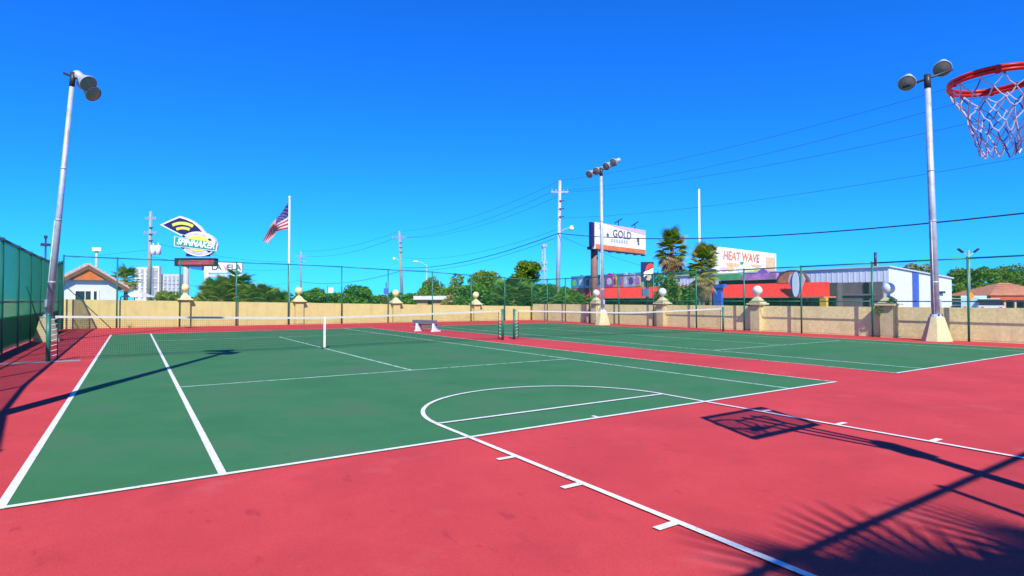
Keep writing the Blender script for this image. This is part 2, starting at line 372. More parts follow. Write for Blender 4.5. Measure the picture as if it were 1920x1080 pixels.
# ------------------------------------------------------------------ floodlight poles
def flood_head(parent, loc, aim, s=1.0):
    """bucket floodlight: aim is the direction the lens faces"""
    q = Vector(aim).to_track_quat('Z', 'Y').to_matrix().to_4x4(); M = q
    prof = [(.001, -.66), (.13, -.66), (.15, -.60), (.15, -.42), (.12, -.38), (.16, -.28), (.22, -.14), (.27, .03), (.285, .03), (.285, .06), (.265, .06)]
    h = MB().lathe([(r*s, z*s) for r, z in prof], 20, (0,0,0), 0, M).build('floodlight', M_galv, parent); h.location = loc
    MB().lathe([(.265*s, .05*s), (.19*s, .07*s), (.001, .085*s)], 20, (0,0,0), 0, M).build('lens', mat('flood_lens', (.16, .20, .17), .12, .1, 4, spec=.7), h)
    a = M @ Vector((0, 0, -.30*s)); MB().tube(a+Vector((0,0,-.32*s)), a+Vector((0,0,.02)), .035*s, n=6).build('bracket', M_dark, h)
    return h
def light_pole(label, base, top, heads, arm_dir, r0=.14, r1=.085, arm=.75, aim=(-.7, 0, -.7), base_h=.83, base_w=(.86, .42), hs=1.0):
    t = thing('floodlight_pole', label, 'light pole', base, 0, 'floodlight poles round the courts')
    lean = Vector(top)-Vector(base); H = lean.z; L = lambda z: Vector((lean.x*z/H, lean.y*z/H, z))
    MB().frustum((0,0), base_w[0], base_w[1], -.03, base_h, n=8, rot=math.pi/8).build('concrete_base', M_conc, t)
    MB().lathe([(.21, base_h), (.21, base_h+.03), (.16, base_h+.035), (.15, base_h+.1), (.1, base_h+.1)], 12).build('base_flange', M_galv, t)
    MB().tube(L(base_h), L(H-.25), r0, r1, 16).build('pole', M_galv, t)
    ad = Vector(arm_dir).normalized()
    for k in range(4):
        a = math.pi/4+k*math.pi/2; MB().tube((.18*math.cos(a), .18*math.sin(a), base_h+.03), (.18*math.cos(a), .18*math.sin(a), base_h+.12), .016, n=6).build('anchor_bolt', M_dark, t)
    MB().box(-.06, .06, -r0-.015, -r0*.7, base_h+.35, base_h+.62).build('access_plate', M_galv, t)
    MB().tube(L(base_h*.3)+Vector((-r0*1.05, 0, 0)), L(4.2)+Vector((-r0*.95, 0, 0)), .018, n=6).build('conduit', M_galv, t)
    for zz in (base_h+1.2, 4.2, 6.0): MB().tube(L(zz), L(zz+.05), r0+(r1-r0)*zz/H+.012, n=14).build('band', M_galv, t)
    MB().tube(L(H-.45), L(H+.05), r1*1.2, n=10).build('pole_top', M_dark, t)
    MB().tube(L(H-.1)-ad*arm, L(H-.1)+ad*arm, .04, n=8).build('cross_arm', M_dark, t)
    for (off, up, aimv) in heads:
        flood_head(t, L(H-.1)+(Vector(off) if isinstance(off, tuple) else ad*off+Vector((0,0,up))), aimv, hs)
    return t
light_pole('leaning grey floodlight pole at the left fence with two lamps facing right', (-1.72, 20.3, 0), (-1.08, 19.85, 9.35),
           [(tuple(RH*.52+Vector((0, 0, -.22))), 0, tuple(RH*.78-FH*.22+Vector((0, 0, -.58)))), (tuple(RH*.44+FH*.35+Vector((0, 0, -.46))), 0, tuple(RH*.78-FH*.1+Vector((0, 0, -.60))))], (.9, -.35, -.35), r0=.108, r1=.068, arm=.30, hs=1.0, base_w=(.74, .36))
light_pole('tall grey floodlight pole standing in front of the right wall with two lamps', (24.27, 3.33, 0), (24.37, 3.53, 9.45),
           [(-.62, .12, (-.80, -.25, -.56)), (.45, .18, (-.80, -.25, -.56))], (.45, -.9, .25), r0=.125, r1=.088)
mp = light_pole('slim grey floodlight pole at the far right corner with four lamps', (23.5, 19.6, 0), (23.55, 19.75, 9.15),
           [(-.75, 0, (-.85, -.1, -.5)), (-.30, .05, (-.9, -.1, -.4)), (.35, .12, (-.85, -.1, -.5)), (.8, .2, (-.9, -.1, -.4))], (.4, -.9, .2), r0=.115, r1=.08, hs=.85)
light_pole('floodlight pole just left of the picture whose long shadow crosses the green court', (-1.2, 3.0, 0), (-1.2, 3.0, 9.4),
           [(-.45, .1, (.9, 0, -.4)), (.45, .1, (.9, 0, -.4))], (0, 1, 0), base_w=(.7, .4))

# ------------------------------------------------------------------ tennis nets
def tennis_net(label, A, B, seed=0, strap=True):
    A = Vector((A[0], A[1], 0)); B = Vector((B[0], B[1], 0))
    t, L = frame('tennis_net', label, 'tennis net', A, B, 'tennis nets')
    for x, s in ((0, 1), (L, -1)):
        p = MB().tube((x, 0, -.03), (x, 0, 1.09), .046, n=14).lathe([(.05, 0), (.05, .03), (.001, .045)], 14, (x, 0, 1.07)).build('net_post', M_fence, t)
        MB().tube((x+s*.17, 0, .05), (x+s*.17, 0, 1.03), .012, n=6).build('net_dowel', M_netc, t)
        lc = MB()
        for k in range(8): lc.tube((x+s*.04, .0, .12+.12*k), (x+s*.17, 0, .16+.12*k), .007, n=4)
        lc.build('lacing', M_cord, t)
    top = lambda x: .93+.135*abs(2*x/L-1)**1.15
    n = 48; hb = MB(); x0, x1 = .12, L-.12
    for i in range(n):
        a = x0+(x1-x0)*i/n; b = x0+(x1-x0)*(i+1)/n
        hb.add([(a,-.012,top(a)-.052),(b,-.012,top(b)-.052),(b,-.012,top(b)),(a,-.012,top(a)),(a,.012,top(a)-.052),(b,.012,top(b)-.052),(b,.012,top(b)),(a,.012,top(a))],
               [(0,1,2,3),(7,6,5,4),(3,2,6,7),(0,4,5,1)])
    hb.build('headband', mat('white_canvas', (.50, .49, .45), .8, .08, 5), t)
    nm = MB(); r = .0017
    def st(a, b):
        a = Vector(a); b = Vector(b); d = (b-a).normalized(); u = Vector((0,1,0)); v = d.cross(u)
        nm.add([e+(u*math.cos(q)+v*math.sin(q))*r for e in (a, b) for q in (0, 2.094, 4.189)], [(0,1,4,3),(1,2,5,4),(2,0,3,5)], 0, True)
    x = .17
    while x < L-.17: st((x, 0, .04), (x, 0, top(x)-.06)); x += .046
    for k in range(19):
        f = k/19; m = 10
        for i in range(m):
            a = .17+(L-.34)*i/m; b = .17+(L-.34)*(i+1)/m
            st((a, 0, .04+f*(top(a)-.1)), (b, 0, .04+f*(top(b)-.1)))
    nm.build('net_mesh', M_netc, t)
    MB().tube((0, 0, 1.04), (x0, 0, top(x0)-.03), .006, n=5).tube((L, 0, 1.04), (x1, 0, top(x1)-.03), .006, n=5).build('net_cable', M_dark, t)
    if strap:
        MB().box(L/2-.03, L/2+.03, -.018, .018, .02, top(L/2)+.004).build('centre_strap', M_white, t)
        MB().box(L/2-.09, L/2+.09, -.05, .05, .012, .03).build('strap_anchor', M_dark, t)
    return t
tennis_net('tennis net across the nearer left hand green court with white centre strap', (-.86, 11.82), (11.85, 12.15))
tennis_net('tennis net across the farther right hand green court', (12.38, 12.2), (23.2, 11.25), strap=False)
# concrete footing patch of the left net post
cp = struct(sheet(-1.9, -.25, 11.55, 12.0, .002).build('footing_patch', mat('grey_patch', (.26, .22, .22), .9, .2, 4)))

# ------------------------------------------------------------------ bench between the courts
tbn = thing('bench', 'low bench with white concrete ends between the two courts', 'bench', (12.05, 18.8, 0), math.radians(-62))
for x in (-.55, .38):
    MB().prism([(y, z) for y, z in ((-.30, 0), (.30, 0), (.30, .06), (.16, .06), (.13, .26), (.0, .30), (-.10, .50), (-.19, .50), (-.24, .06), (-.30, .06))], 0, .10).build('bench_end', M_sign, tbn)
    o = tbn.children[-1]; o.rotation_euler = (0, 0, math.pi/2); o.location = (x+.1, 0, 0)
M_plank = mat('grey_blue_plank', (.13, .12, .17), .7, .15, 6)
for k in range(2): MB().box(-.75, .62, -.10+k*.14, .02+k*.14, .285, .32).build('seat_plank', M_plank, tbn)
MB().box(-.75, .62, -.205, -.165, .36, .52).build('back_plank', M_plank, tbn)

# ------------------------------------------------------------------ basketball goal
RIM = Vector((5.33, -3.87, 2.82)); RR = .235
BX, BY = 5.55, -4.24
tg = thing('basketball_goal', 'basketball goal with red double rim and loose net at the right edge', 'basketball goal', (BX, -5.75, 0))
oo = tg.location
rim = MB()
for dz in (.012, -.012):
    pts = [(RIM.x+RR*math.cos(a), RIM.y+RR*math.sin(a), RIM.z+dz) for a in [2*math.pi*i/48 for i in range(49)]]
    rim.path(pts, .0125, 8)
for k in range(6):
    a = math.pi*k/3+.35; p = Vector((math.cos(a), math.sin(a), 0))
    rim.tube(RIM+p*(RR+.001)+Vector((0,0,-.03)), RIM+p*(RR+.001)+Vector((0,0,.022)), .012, n=6)
def rel(o): o.location = -oo; return o
rimo = rel(rim.build('rim', M_rim, tg))
rel(MB().add([(RIM.x-.16, BY+.03, RIM.z+.02), (RIM.x+.16, BY+.03, RIM.z+.02), (RIM.x+.12, RIM.y-RR+.02, RIM.z+.02), (RIM.x-.12, RIM.y-RR+.02, RIM.z+.02),
              (RIM.x-.16, BY+.03, RIM.z-.02), (RIM.x+.16, BY+.03, RIM.z-.02), (RIM.x+.12, RIM.y-RR+.02, RIM.z-.02), (RIM.x-.12, RIM.y-RR+.02, RIM.z-.02)],
             [(0,1,2,3),(7,6,5,4),(0,4,5,1),(1,5,6,2),(2,6,7,3),(3,7,4,0)]).build('rim_bracket', M_rim, tg))
# net: hourglass of knotted cord, blown a little sideways
nk = 12; rows = 7
def npt(row, i, half):
    f = row/rows; a = 2*math.pi*(i+(.5 if half else 0))/nk
    rr = (RR*.97)*(1-f)**1.3+.088*(1-(1-f)**1.3)
    jx = .012*math.sin(3.1*i+1.7*row); jy = .012*math.cos(2.3*i+.9*row)
    sh = .012+.03*f*f
    wob = .02*math.sin(5*a)*f
    dd = RIM+Vector(((rr+jx)*math.cos(a), (rr+jy)*math.sin(a), -.03-.45*f+.6*jx+wob*.4))
    return dd+RH*(f*.03)
nets = [MB(), MB(), MB()]; rn = random.Random(4)
for row in range(rows):
    for i in range(nk):
        h = row % 2; p = npt(row, i, h)
        for q in (npt(row+1, i if h == 0 else i+1, 1-h), npt(row+1, i-1 if h == 0 else i, 1-h)):
            mid = (p+q)/2+Vector((rn.uniform(-.006, .006), rn.uniform(-.006, .006), -.008))
            nets[0 if rn.random() < .78 else (1 if rn.random() < .8 else 2)].path([p, mid, q], .0042, 5)
        nets[rn.choice((0, 0, 1))].sphere(p, .007, 6)
nall = MB()
for mi, mbx in enumerate(nets): nall.add(mbx.v, mbx.f, mi, True)
rel(nall.build('net', (M_cord, M_cordb, M_cordr), tg))
# board: clear acrylic in a steel frame
bz0, bz1, bw = 2.68, 3.62, .60
M_acr = mat('clear_acrylic', (.5, .55, .6), .1, .03, 3, trans=.72)
rel(MB().box(BX-bw, BX+bw, BY-.008, BY+.008, bz0, bz1).build('backboard', M_acr, tg))
fr = MB()
fr.box(BX-bw-.03, BX+bw+.03, BY-.03, BY+.03, bz0-.04, bz0+.02).box(BX-bw-.03, BX+bw+.03, BY-.03, BY+.03, bz1-.02, bz1+.03)
fr.box(BX-bw-.031, BX-bw+.02, BY-.031, BY+.031, bz0, bz1).box(BX+bw-.02, BX+bw+.031, BY-.031, BY+.031, bz0, bz1)
rel(fr.build('board_frame', M_dark, tg))
sq = MB(); a0, a1, c0, c1 = BX-.30, BX+.30, bz0+.18, bz0+.62
sq.box(a0, a1, BY+.009, BY+.014, c0, c0+.05).box(a0, a1, BY+.009, BY+.014, c1-.05, c1).box(a0, a0+.05, BY+.010, BY+.015, c0, c1).box(a1-.05, a1, BY+.010, BY+.015, c0, c1)
rel(sq.build('target_square', M_dark, tg))
arms = MB()
for dx in (-.045, .045):
    arms.tube((BX+dx-.02, -5.7, 3.30), (BX+dx*2, BY-.03, 3.40), .036, n=8).tube((BX+dx-.02, -5.7, 3.05), (BX+dx*2, BY-.03, 3.0), .03, n=8)
rel(arms.build('support_arm', M_dark, tg))
rel(MB().tube((BX-.02, -5.75, -.03), (BX-.02, -5.75, 3.36), .075, n=14).box(BX-.12, BX+.08, -5.83, -5.65, 2.9, 3.36).build('post', M_dark, tg))

# ------------------------------------------------------------------ vegetation builders
def leaf_cloud(mb, c, rad, n, ls, mi_w, R):
    for _ in range(n):
        while True:
            p = Vector((R.uniform(-1, 1), R.uniform(-1, 1), R.uniform(-1, 1)))
            if p.length < 1 and p.length > R.random()*.9: break
        p = Vector((p.x*rad[0], p.y*rad[1], p.z*rad[2]))+c
        u = Vector((R.gauss(0, 1), R.gauss(0, 1), R.gauss(0, .7))).normalized(); v = u.orthogonal().normalized()
        v.rotate(Matrix.Rotation(R.uniform(0, 6.28), 3, u)); s = ls*R.uniform(.6, 1.4)
        mb.add([p-u*s, p+v*s*.45, p+u*s, p-v*s*.45], [(0, 1, 2, 3)], R.choices(range(len(mi_w)), mi_w)[0])
def tree(name, label, cat, b, d, top, half, mats, n=2600, ls=.17, squash=.8, base=0.0, clumps=9, group=None, seed=0, loose=0.0, trunk_r=.16):
    """a broadleaf tree or shrub: trunk with limbs under clumps of leaves"""
    R = random.Random(seed or int(b*7+top))
    t = thing(name, label, cat, spot(b, d), 0, group); H = hgt(top, d); hw = half*d/FPX
    cm = base+(H-base)*.52; rz = (H-base)*.48
    cl = []
    for k in range(clumps):
        a = R.uniform(0, 6.28); q = math.sqrt(R.random())*.72; zz = R.uniform(-.55, .68)
        lim = math.sqrt(max(.05, 1-zz*zz*.9))
        s = R.uniform(.30, .46)
        cl.append((Vector((math.cos(a)*q*hw*lim, math.sin(a)*q*hw*lim, cm+zz*rz)), s))
    cl.append((Vector((R.uniform(-.2, .2)*hw, 0, cm+rz*.62)), .38)); cl.append((Vector((-.55*hw, 0, cm-.15*rz)), .42)); cl.append((Vector((.55*hw, 0, cm-.1*rz)), .42))
    mb = MB()
    for c, s in cl:
        wts = [R.uniform(.2, 1) for _ in mats]
        leaf_cloud(mb, c, (hw*s*1.05, hw*s*1.05, max(rz*s*.95, hw*s*squash*.5)), int(n/len(cl)*(1-loose*.4)), ls, wts, R)
    mb.build('crown', mats, t)
    tk = MB(); tk.tube((0,0,-.05), (0,0,cm*.75), trunk_r, trunk_r*.6, 8)
    for c, s in cl[:6]: tk.tube((0,0,cm*.55), c, trunk_r*.45, trunk_r*.12, 5)
    tk.build('trunk', M_bark, t)
    return t
def fan_frond(nl=15, spread=2.4, pet=.55, bl=.85, wdt=.036, droop=.35):
    mb = MB(); mb.path([(0,0,0), (pet*.5,0,.03), (pet,0,0)], [.018, .013, .010], 4)
    for k in range(nl):
        a = spread*(k/(nl-1)-.5); L = bl*(1-.28*abs(k/(nl-1)-.5)*2); d = Vector((math.cos(a), math.sin(a), 0)); s = Vector((-d.y, d.x, 0))
        o = Vector((pet, 0, 0)); m = o+d*L*.55+Vector((0,0,.02)); e = o+d*L+Vector((0,0,-droop*L*.5))
        mb.add([o-s*.006, o+s*.006, m+s*wdt+Vector((0,0,-.012)), m-s*wdt+Vector((0,0,-.012)), m+Vector((0,0,.012))], [(0,4,3), (0,1,4), (1,2,4)])
        mb.add([m+s*wdt+Vector((0,0,-.012)), e, m+Vector((0,0,.012)), m-s*wdt+Vector((0,0,-.012))], [(0,1,2), (2,1,3)])
    return mb
FR = {k: fan_frond().mesh('frond', m) for k, m in (('g', M_frond), ('y', M_frondy), ('d', M_frondd))}
def palm(label, loc, H, scale=1.0, n=34, dead=.25, seed=1, trunk_r=.15, elev=(-.9, 1.35), lean=(0, 0), group='fan palms', tall=1.0):
    R = random.Random(seed); t = thing('fan_palm', label, 'palm tree', loc, R.uniform(0, 6), group)
    mb = MB(); pts = [(lean[0]*(i/6)**2, lean[1]*(i/6)**2, -.05+(H+.05)*i/6) for i in range(7)]
    mb.path(pts, [trunk_r*(1.25-.4*i/6) for i in range(7)], 10)
    for i in range(int(H*5)):
        z = .2+i*.2; a = i*2.4; mb.tube((math.cos(a)*trunk_r*.8, math.sin(a)*trunk_r*.8, z), (math.cos(a)*trunk_r*1.35, math.sin(a)*trunk_r*1.35, z+.09), .03, .012, 4)
    mb.build('trunk', M_bark, t)
    top = Vector(pts[-1])
    for k in range(n):
        f = k/(n-1); el = elev[1]+(elev[0]-elev[1])*f+R.uniform(-.15, .15)
        kind = 'd' if f > 1-dead else ('y' if R.random() < .3+f*.3 else 'g')
        o = link('frond', FR[kind], t, top+Vector((0, 0, -.35*f*scale*tall)))
        o.rotation_euler = (R.uniform(-.4, .4), -el, k*2.39996+R.uniform(-.2, .2))
        s = scale*R.uniform(.85, 1.15); o.scale = (s, s, s)
    return t
def palmetto(label, b, d, top, half, mats, n=60, seed=3, cat='palmetto', group='palmetto clumps behind the wall', base=.2):
    R = random.Random(seed); t = thing('palmetto_clump', label, cat, spot(b, d), 0, group); H = hgt(top, d); hw = half*d/FPX
    src = fan_frond(11, 2.2, .35, .75, .04); mb = MB()
    for k in range(n):
        a = R.uniform(0, 6.28); q = math.sqrt(R.random()); zz = base+(H-base-.55)*R.random()**.7*math.sqrt(1-.7*q*q)
        Mx = Matrix.Translation((math.cos(a)*q*hw*.8, math.sin(a)*q*hw*.8, zz)) @ Matrix.Rotation(a+R.uniform(-.6, .6), 4, 'Z') @ Matrix.Rotation(-R.uniform(.0, 1.2), 4, 'Y') @ Matrix.Rotation(R.uniform(-.5, .5), 4, 'X') @ Matrix.Scale(R.uniform(.7, 1.15), 4)
        mb.add([Mx @ Vector(v) for v in src.v], src.f, R.randrange(len(mats)))
    mb.build('crown', mats, t)
    MB().tube((0,0,-.05), (0,0,H*.6), .12, .08, 7).build('trunk', M_bark, t)
    return t

# palms behind the viewer: only their shadows reach into the picture
palm('fan palm behind the viewer whose frond shadows fall at the lower right, nearer one', (1.62, -9.85, 0), 4.9, 1.2, 14, .1, 21, group=None)
palm('second fan palm behind the viewer shading the lower right corner', (2.75, -9.85, 0), 4.4, 1.15, 13, .1, 22, group=None)

# palms across the road
palm('tall fan palm with shaggy skirt standing left of the white flagless pole', spot(1260, 52), hgt(456, 52), 1.25, 84, .38, 31, .17, (-1.35, 1.45), tall=3.4)
palm('bushy fan palm right under the white pole, left of the white billboard', spot(1318, 50), hgt(486, 50), 1.2, 90, .3, 33, .15, (-1.3, 1.4), tall=5)
palm('smaller fan palm behind the bushy palm, dark top against the sky', spot(1332, 56), hgt(474, 56), .8, 26, .2, 34, .12)
palm('fan palm beside the gabled house on the left', spot(236, 52), hgt(522, 52), 1.0, 50, .2, 35, .16)
tree('round_bush', 'round grey green bush left of the fan palms', 'bush', 1252, 46, 508, 34, [M_leafD, M_leafC, M_leafA], 2400, .14)
tree('dark_bush', 'dark green bush between the palms in front of the red shop', 'bush', 1290, 47, 532, 26, [M_leafB, M_leafD], 1500, .14)
palmetto('broad yellow green palmetto clump below the white rooftop sign', 420, 45, 516, 40, [M_frond, M_leafC, M_frondy], 420, 41)
palmetto('tall narrow dark palmetto clump right of the white rooftop sign', 446, 46, 502, 20, [M_frond, M_leafD], 220, 42)
palmetto('olive palmetto clump left of the flagpole', 490, 45, 530, 34, [M_frond, M_leafC], 360, 43)
palmetto('small palmetto clump right beside the flagpole', 542, 46, 540, 30, [M_frond, M_leafA], 150, 44)
palmetto('grey green spiky palmetto behind the gap between the two nets', 962, 44, 520, 34, [M_leafD, M_frond], 200, 45)
palmetto('second spiky palmetto right of the gap between the nets', 1012, 45, 530, 34, [M_leafD, M_frond, M_leafA], 200, 46)
palmetto('low leafy palmetto below the pale utility pole', 1060, 46, 545, 32, [M_frond, M_leafA], 180, 47)
palmetto('low palmetto in front of the left end of the red shop', 1094, 45, 552, 22, [M_frond, M_leafA], 130, 48)
tree('round_tree', 'round headed yellow green tree above the hedge left of the pale utility pole', 'tree', 985, 56, 489, 33, [M_leafA, M_leafC, M_leafA], 3600, .17, base=2.2, clumps=13)
tree('low_shrubs', 'low scrub at the foot of the two towers', 'shrub', 315, 60, 545, 38, [M_leafC, M_leafB], 1500, .2)
tree('low_shrubs', 'scrub left of the white sign post, by the palmettos', 'shrub', 372, 48, 553, 18, [M_leafC, M_leafD], 900, .15)
tree('broad_tree', 'small far tree just right of the flagpole', 'tree', 590, 95, 541, 34, [M_leafB, M_leafA], 3000, .25, clumps=12)
tree('broad_tree', 'low far tree by the small white sign', 'tree', 625, 100, 549, 32, [M_leafB, M_leafC], 2600, .25, clumps=12)
tree('clipped_tree', 'dense round dark green tree left of the wooden utility pole', 'tree', 672, 60, 534, 38, [M_leafB, M_leafA, M_leafB], 4200, .16, clumps=14)
tree('broad_tree', 'narrow dark tree touching the wooden utility pole', 'tree', 735, 70, 546, 18, [M_leafB, M_leafC], 1500, .2)
tree('broad_tree', 'low green tree right of the wooden utility pole', 'tree', 768, 66, 550, 34, [M_leafA, M_leafB], 2800, .18, clumps=12)
tree('broad_tree', 'round olive tree with dark gaps above the small pink house', 'tree', 806, 62, 517, 29, [M_leafA, M_leafC], 3600, .17, clumps=13)
tree('loose_tree', 'loose branching tree left of the thick hedge, sky showing through', 'tree', 862, 64, 512, 30, [M_leafA, M_leafC], 1900, .18, clumps=9, loose=.5)
tree('broad_tree', 'bright green tree behind the second sunlit globe', 'tree', 905, 58, 506, 42, [M_leafA, M_leafC, M_leafA], 5200, .17, clumps=15)
tree('hedge_shrub', 'thick green shrub behind the sunlit globe nearest the nets', 'shrub', 890, 47, 530, 44, [M_leafB, M_leafA], 4600, .14, clumps=14)
tree('hedge_shrub', 'dark shrub filling the hedge left of the spiky palmetto', 'shrub', 935, 48, 526, 40, [M_leafA, M_leafB], 4600, .14, clumps=14)
tree('hedge_shrub', 'dark shrub behind the spiky palmettos', 'shrub', 1005, 50, 530, 46, [M_leafB, M_leafA], 4600, .14, clumps=14)
tree('hedge_shrub', 'green shrub left of the red shop front', 'shrub', 1060, 52, 536, 40, [M_leafB, M_leafA], 4200, .14, clumps=14)
tree('hedge_shrub', 'low brownish shrub beside the small pink house', 'shrub', 842, 56, 552, 16, [M_leafC, M_frondd], 1000, .15)
for b, d, top, half, lb in ((700, 84, 552, 30, 'low far tree just right of the dense round tree'), (835, 72, 540, 26, 'green tree filling the gap right of the round olive tree'), (650, 110, 553, 26, 'far low tree left of the dense round tree'), (958, 60, 522, 30, 'green tree behind the spiky palmetto')):
    tree('broad_tree', lb, 'tree', b, d, top, half, [M_leafA, M_leafB, M_leafC], 2600, .2, clumps=12)
for k, (b, d, top, half) in enumerate(((1150, 130, 512, 60), (1215, 130, 507, 50), (1310, 120, 498, 50))):
    tree('far_tree', ('far dark tree behind the painted parapet', 'far tree line behind the dark upright sign', 'far tree behind the fan palms')[k], 'tree', b, d, top, half, [M_leafB, M_leafA], 2200, .4, group='trees beyond the shops')
tree('broad_tree', 'brownish green tree rising behind the white metal building', 'tree', 1722, 78, 494, 32, [M_leafB, M_leafC, M_frondd], 2400, .22, group='trees at the far right')
for k, (b, d, top, half, lb) in enumerate(((1812, 88, 500, 34, 'green tree behind the twin headed street lamp'), (1850, 84, 499, 36, 'full green tree between street lamp and brown roof'),
        (1905, 86, 492, 42, 'tall green tree behind the brown roofed pavilion'), (1960, 84, 486, 44, 'green tree at the right edge beyond the wall'), (1800, 76, 530, 22, 'bright low tree beside the end of the white metal building'))):
    tree('broad_tree', lb, 'tree', b, d, top, half, [M_leafA, M_leafB, M_leafC] if k != 4 else [M_leafC, M_leafA], 3600 if k < 4 else 1400, .22, group='trees at the far right', clumps=13)
# creeper on the nearest globe pillar
cr = MB(); Rr = random.Random(5)
leaf_cloud(cr, Vector((24.80, 5.42, 1.05)), (.10, .16, .22), 60, .05, [1, 1], Rr); leaf_cloud(cr, Vector((24.82, 4.93, 1.42)), (.09, .14, .12), 50, .05, [1, 1], Rr)
cr.tube((24.83, 5.4, 0), (24.83, 5.42, 1.1), .012, .006, 5)
tag(cr.build('creeper', [M_leafB, M_leafA]), 'thin green creeper clinging to the nearest globe pillar', 'plant')

# ------------------------------------------------------------------ house on the left
DH = 45
th, LH = frame('gabled_house', 'small white house with brown gable roof beyond the left wall', 'house', spot(106, DH-1.2), spot(219, DH+1.3))
zE, zA = hgt(528, DH), hgt(497, DH); sl = (zA-zE)/(LH/2)
M_hwall = mat('pale_blue_siding', (.58, .62, .68), .8, .06, 2); M_tile = mat('pale_clay_tile', (.50, .38, .34), .85, .2, 5); M_brown = mat('brown_fascia', (.16, .06, .04), .7, .2, 3); M_cedar = mat('orange_cedar', (.55, .13, .025), .7, .2, 3)
MB().prism([(0, -.04), (LH, -.04), (LH, zE), (LH/2, zA-.12), (0, zE)], 0, 8).build('wall', M_hwall, th)
MB().prism([(LH*.22, zE+.12), (LH*.78, zE+.12), (LH/2, zA-.18)], -.34, -.004).build('gable_panel', M_cedar, th)
rf = MB()
ov = .8
for s in (-1, 1):
    xe = LH/2+s*(LH/2+ov); ze = zA-sl*(LH/2+ov)
    p0 = [(LH/2, zA), (xe, ze), (xe, ze+.16), (LH/2, zA+.16)]
    rf.prism(p0 if s < 0 else p0[::-1], -.42, 8.5)
ro = rf.build('roof', M_tile, th)
for s in (-1, 1):
    xe = LH/2+s*(LH/2+ov); ze = zA-sl*(LH/2+ov)
    p0 = [(LH/2, zA-.34), (xe, ze-.30), (xe, ze), (LH/2, zA)]
    MB().prism(p0 if s < 0 else p0[::-1], -.48, -.36).build('bargeboard', M_brown, ro)
    for k in range(9):
        y = -.7+k*1.05
        f = (k+.5)/9; xx = LH/2+s*(LH/2+ov)*f; zz = zA-sl*(LH/2+ov)*f+.16
        MB().tube((xx, -.43, zz), (xx, 8.4, zz), .07, n=6).build('tile_row', M_tile, ro)
wx0, wx1 = LH*.30, LH*.66; wz0, wz1 = 1.0, hgt(546, DH)
wn = MB().box(wx0-.12, wx1+.12, -.06, -.005, wz0-.1, wz1+.12).build('window', M_sign, th)
for a, b in ((.0, .42), (.46, .70), (.84, .98)):
    MB().box(wx0+(wx1-wx0)*a, wx0+(wx1-wx0)*b, -.075, -.062, wz0, wz1).build('pane', M_glass, wn)
MB().box(-.7, -.25, .4, 2.4, -.04, zE-.25).build('side_wall', mat('pinkish_wall', (.48, .30, .25), .85, .1, 2), th)
MB().tube((.25, -.06, .2), (.25, -.06, zE), .05, n=6).build('downpipe', M_blue, th)

tl2 = thing('street_lamp', 'white globe topped lamp behind the gabled house', 'street lamp', spot(180, 66))
z = hgt(466, 66); MB().tube((0,0,-.05), (0,0,z-.3), .16, .14, 8).build('post', M_paleP, tl2); MB().box(-.42, .42, -.3, .3, z-.3, z+.1).build('lamp_head', M_sign, tl2)
tl3 = thing('street_lamp', 'thin dark lamp post behind the left fence corner', 'street lamp', spot(84, 40))
z = hgt(444, 40); MB().tube((0,0,-.05), (0,0,z), .08, .05, 8).build('post', M_dark, tl3); MB().box(-.28, .28, -.08, .08, z-.65, z-.45).box(-.1, .1, -.1, .1, z-.1, z+.1).build('lamp_head', M_dark, tl3)

# ------------------------------------------------------------------ towers
def tower(label, b0, b1, d, top, m, step, ribs):
    A, B = spot(b0, d), spot(b1, d); t, L = frame('apartment_tower', label, 'building', A, B, 'far apartment towers'); H = hgt(top, d)
    MB().box(0, L, 0, L*.6, 0, H).build('wall', m, t)
    M_bal = mat('window_strip_grey', (.30, .32, .38), .7, .1, .3)  # blue-grey colour of the vertical window strips
    for k in range(ribs):
        x = L*(k+.25)/ribs; MB().box(x, x+L/ribs*.5, -.25, -.01, 3, H-1.5).build('window_strip', M_bal, t)
    z = 4
    while z < H-3:
        for k in range(ribs): x = L*(k+.25)/ribs; MB().box(x+.1, x+L/ribs*.5-.1, -.7, -.26, z, z+.7).build('balcony', m, t)
        z += step
    return t
M_tw = mat('tower_white', (.62, .62, .62), .8, .05, .1); M_tw2 = mat('tower_grey', (.46, .47, .50), .8, .05, .1); M_tw3 = mat('tower_cream', (.66, .56, .46), .8, .05, .1)
tower('pale apartment tower left of the transformer pole', 252, 281, 420, 501, M_tw, 3.2, 3)
tower('slim cream tower right behind the transformer pole', 286, 298, 425, 499, M_tw3, 6.5, 1)
tower('grey apartment tower under the club sign', 298, 338, 430, 514, M_tw2, 3.2, 5)

# ------------------------------------------------------------------ sail sign with the lettering
DS = 62; kS = DS/FPX
ts, _ = frame('club_sign', 'pole sign with navy sail shape above a yellow oval lettered SPINNAKER', 'sign', spot(345, DS), spot(420, DS))
def zp(zx, zy):  # zoomed image coordinates of the sign, 9 units per image pixel, to metres in the sign's own plane
    return ((290+zx/9-345)*kS, hgt(395+zy/9, DS))
def shp(pts, y0, y1, name, m, par): return MB().prism([zp(*p) for p in pts][::-1], y0, y1).build(name, m, par)
fan = [(75, 235), (250, 150), (410, 85), (520, 120), (640, 175), (750, 265), (860, 400), (640, 440), (470, 440), (400, 405), (230, 315)]
fb = shp(fan, 0, .45, 'sail_panel', M_lil, ts)
fin = [(130, 235), (260, 178), (405, 118), (510, 148), (620, 198), (720, 280), (800, 365), (640, 400), (480, 400), (420, 385), (250, 300)]
shp(fin, -.04, -.003, 'sail_face', M_navy, fb)
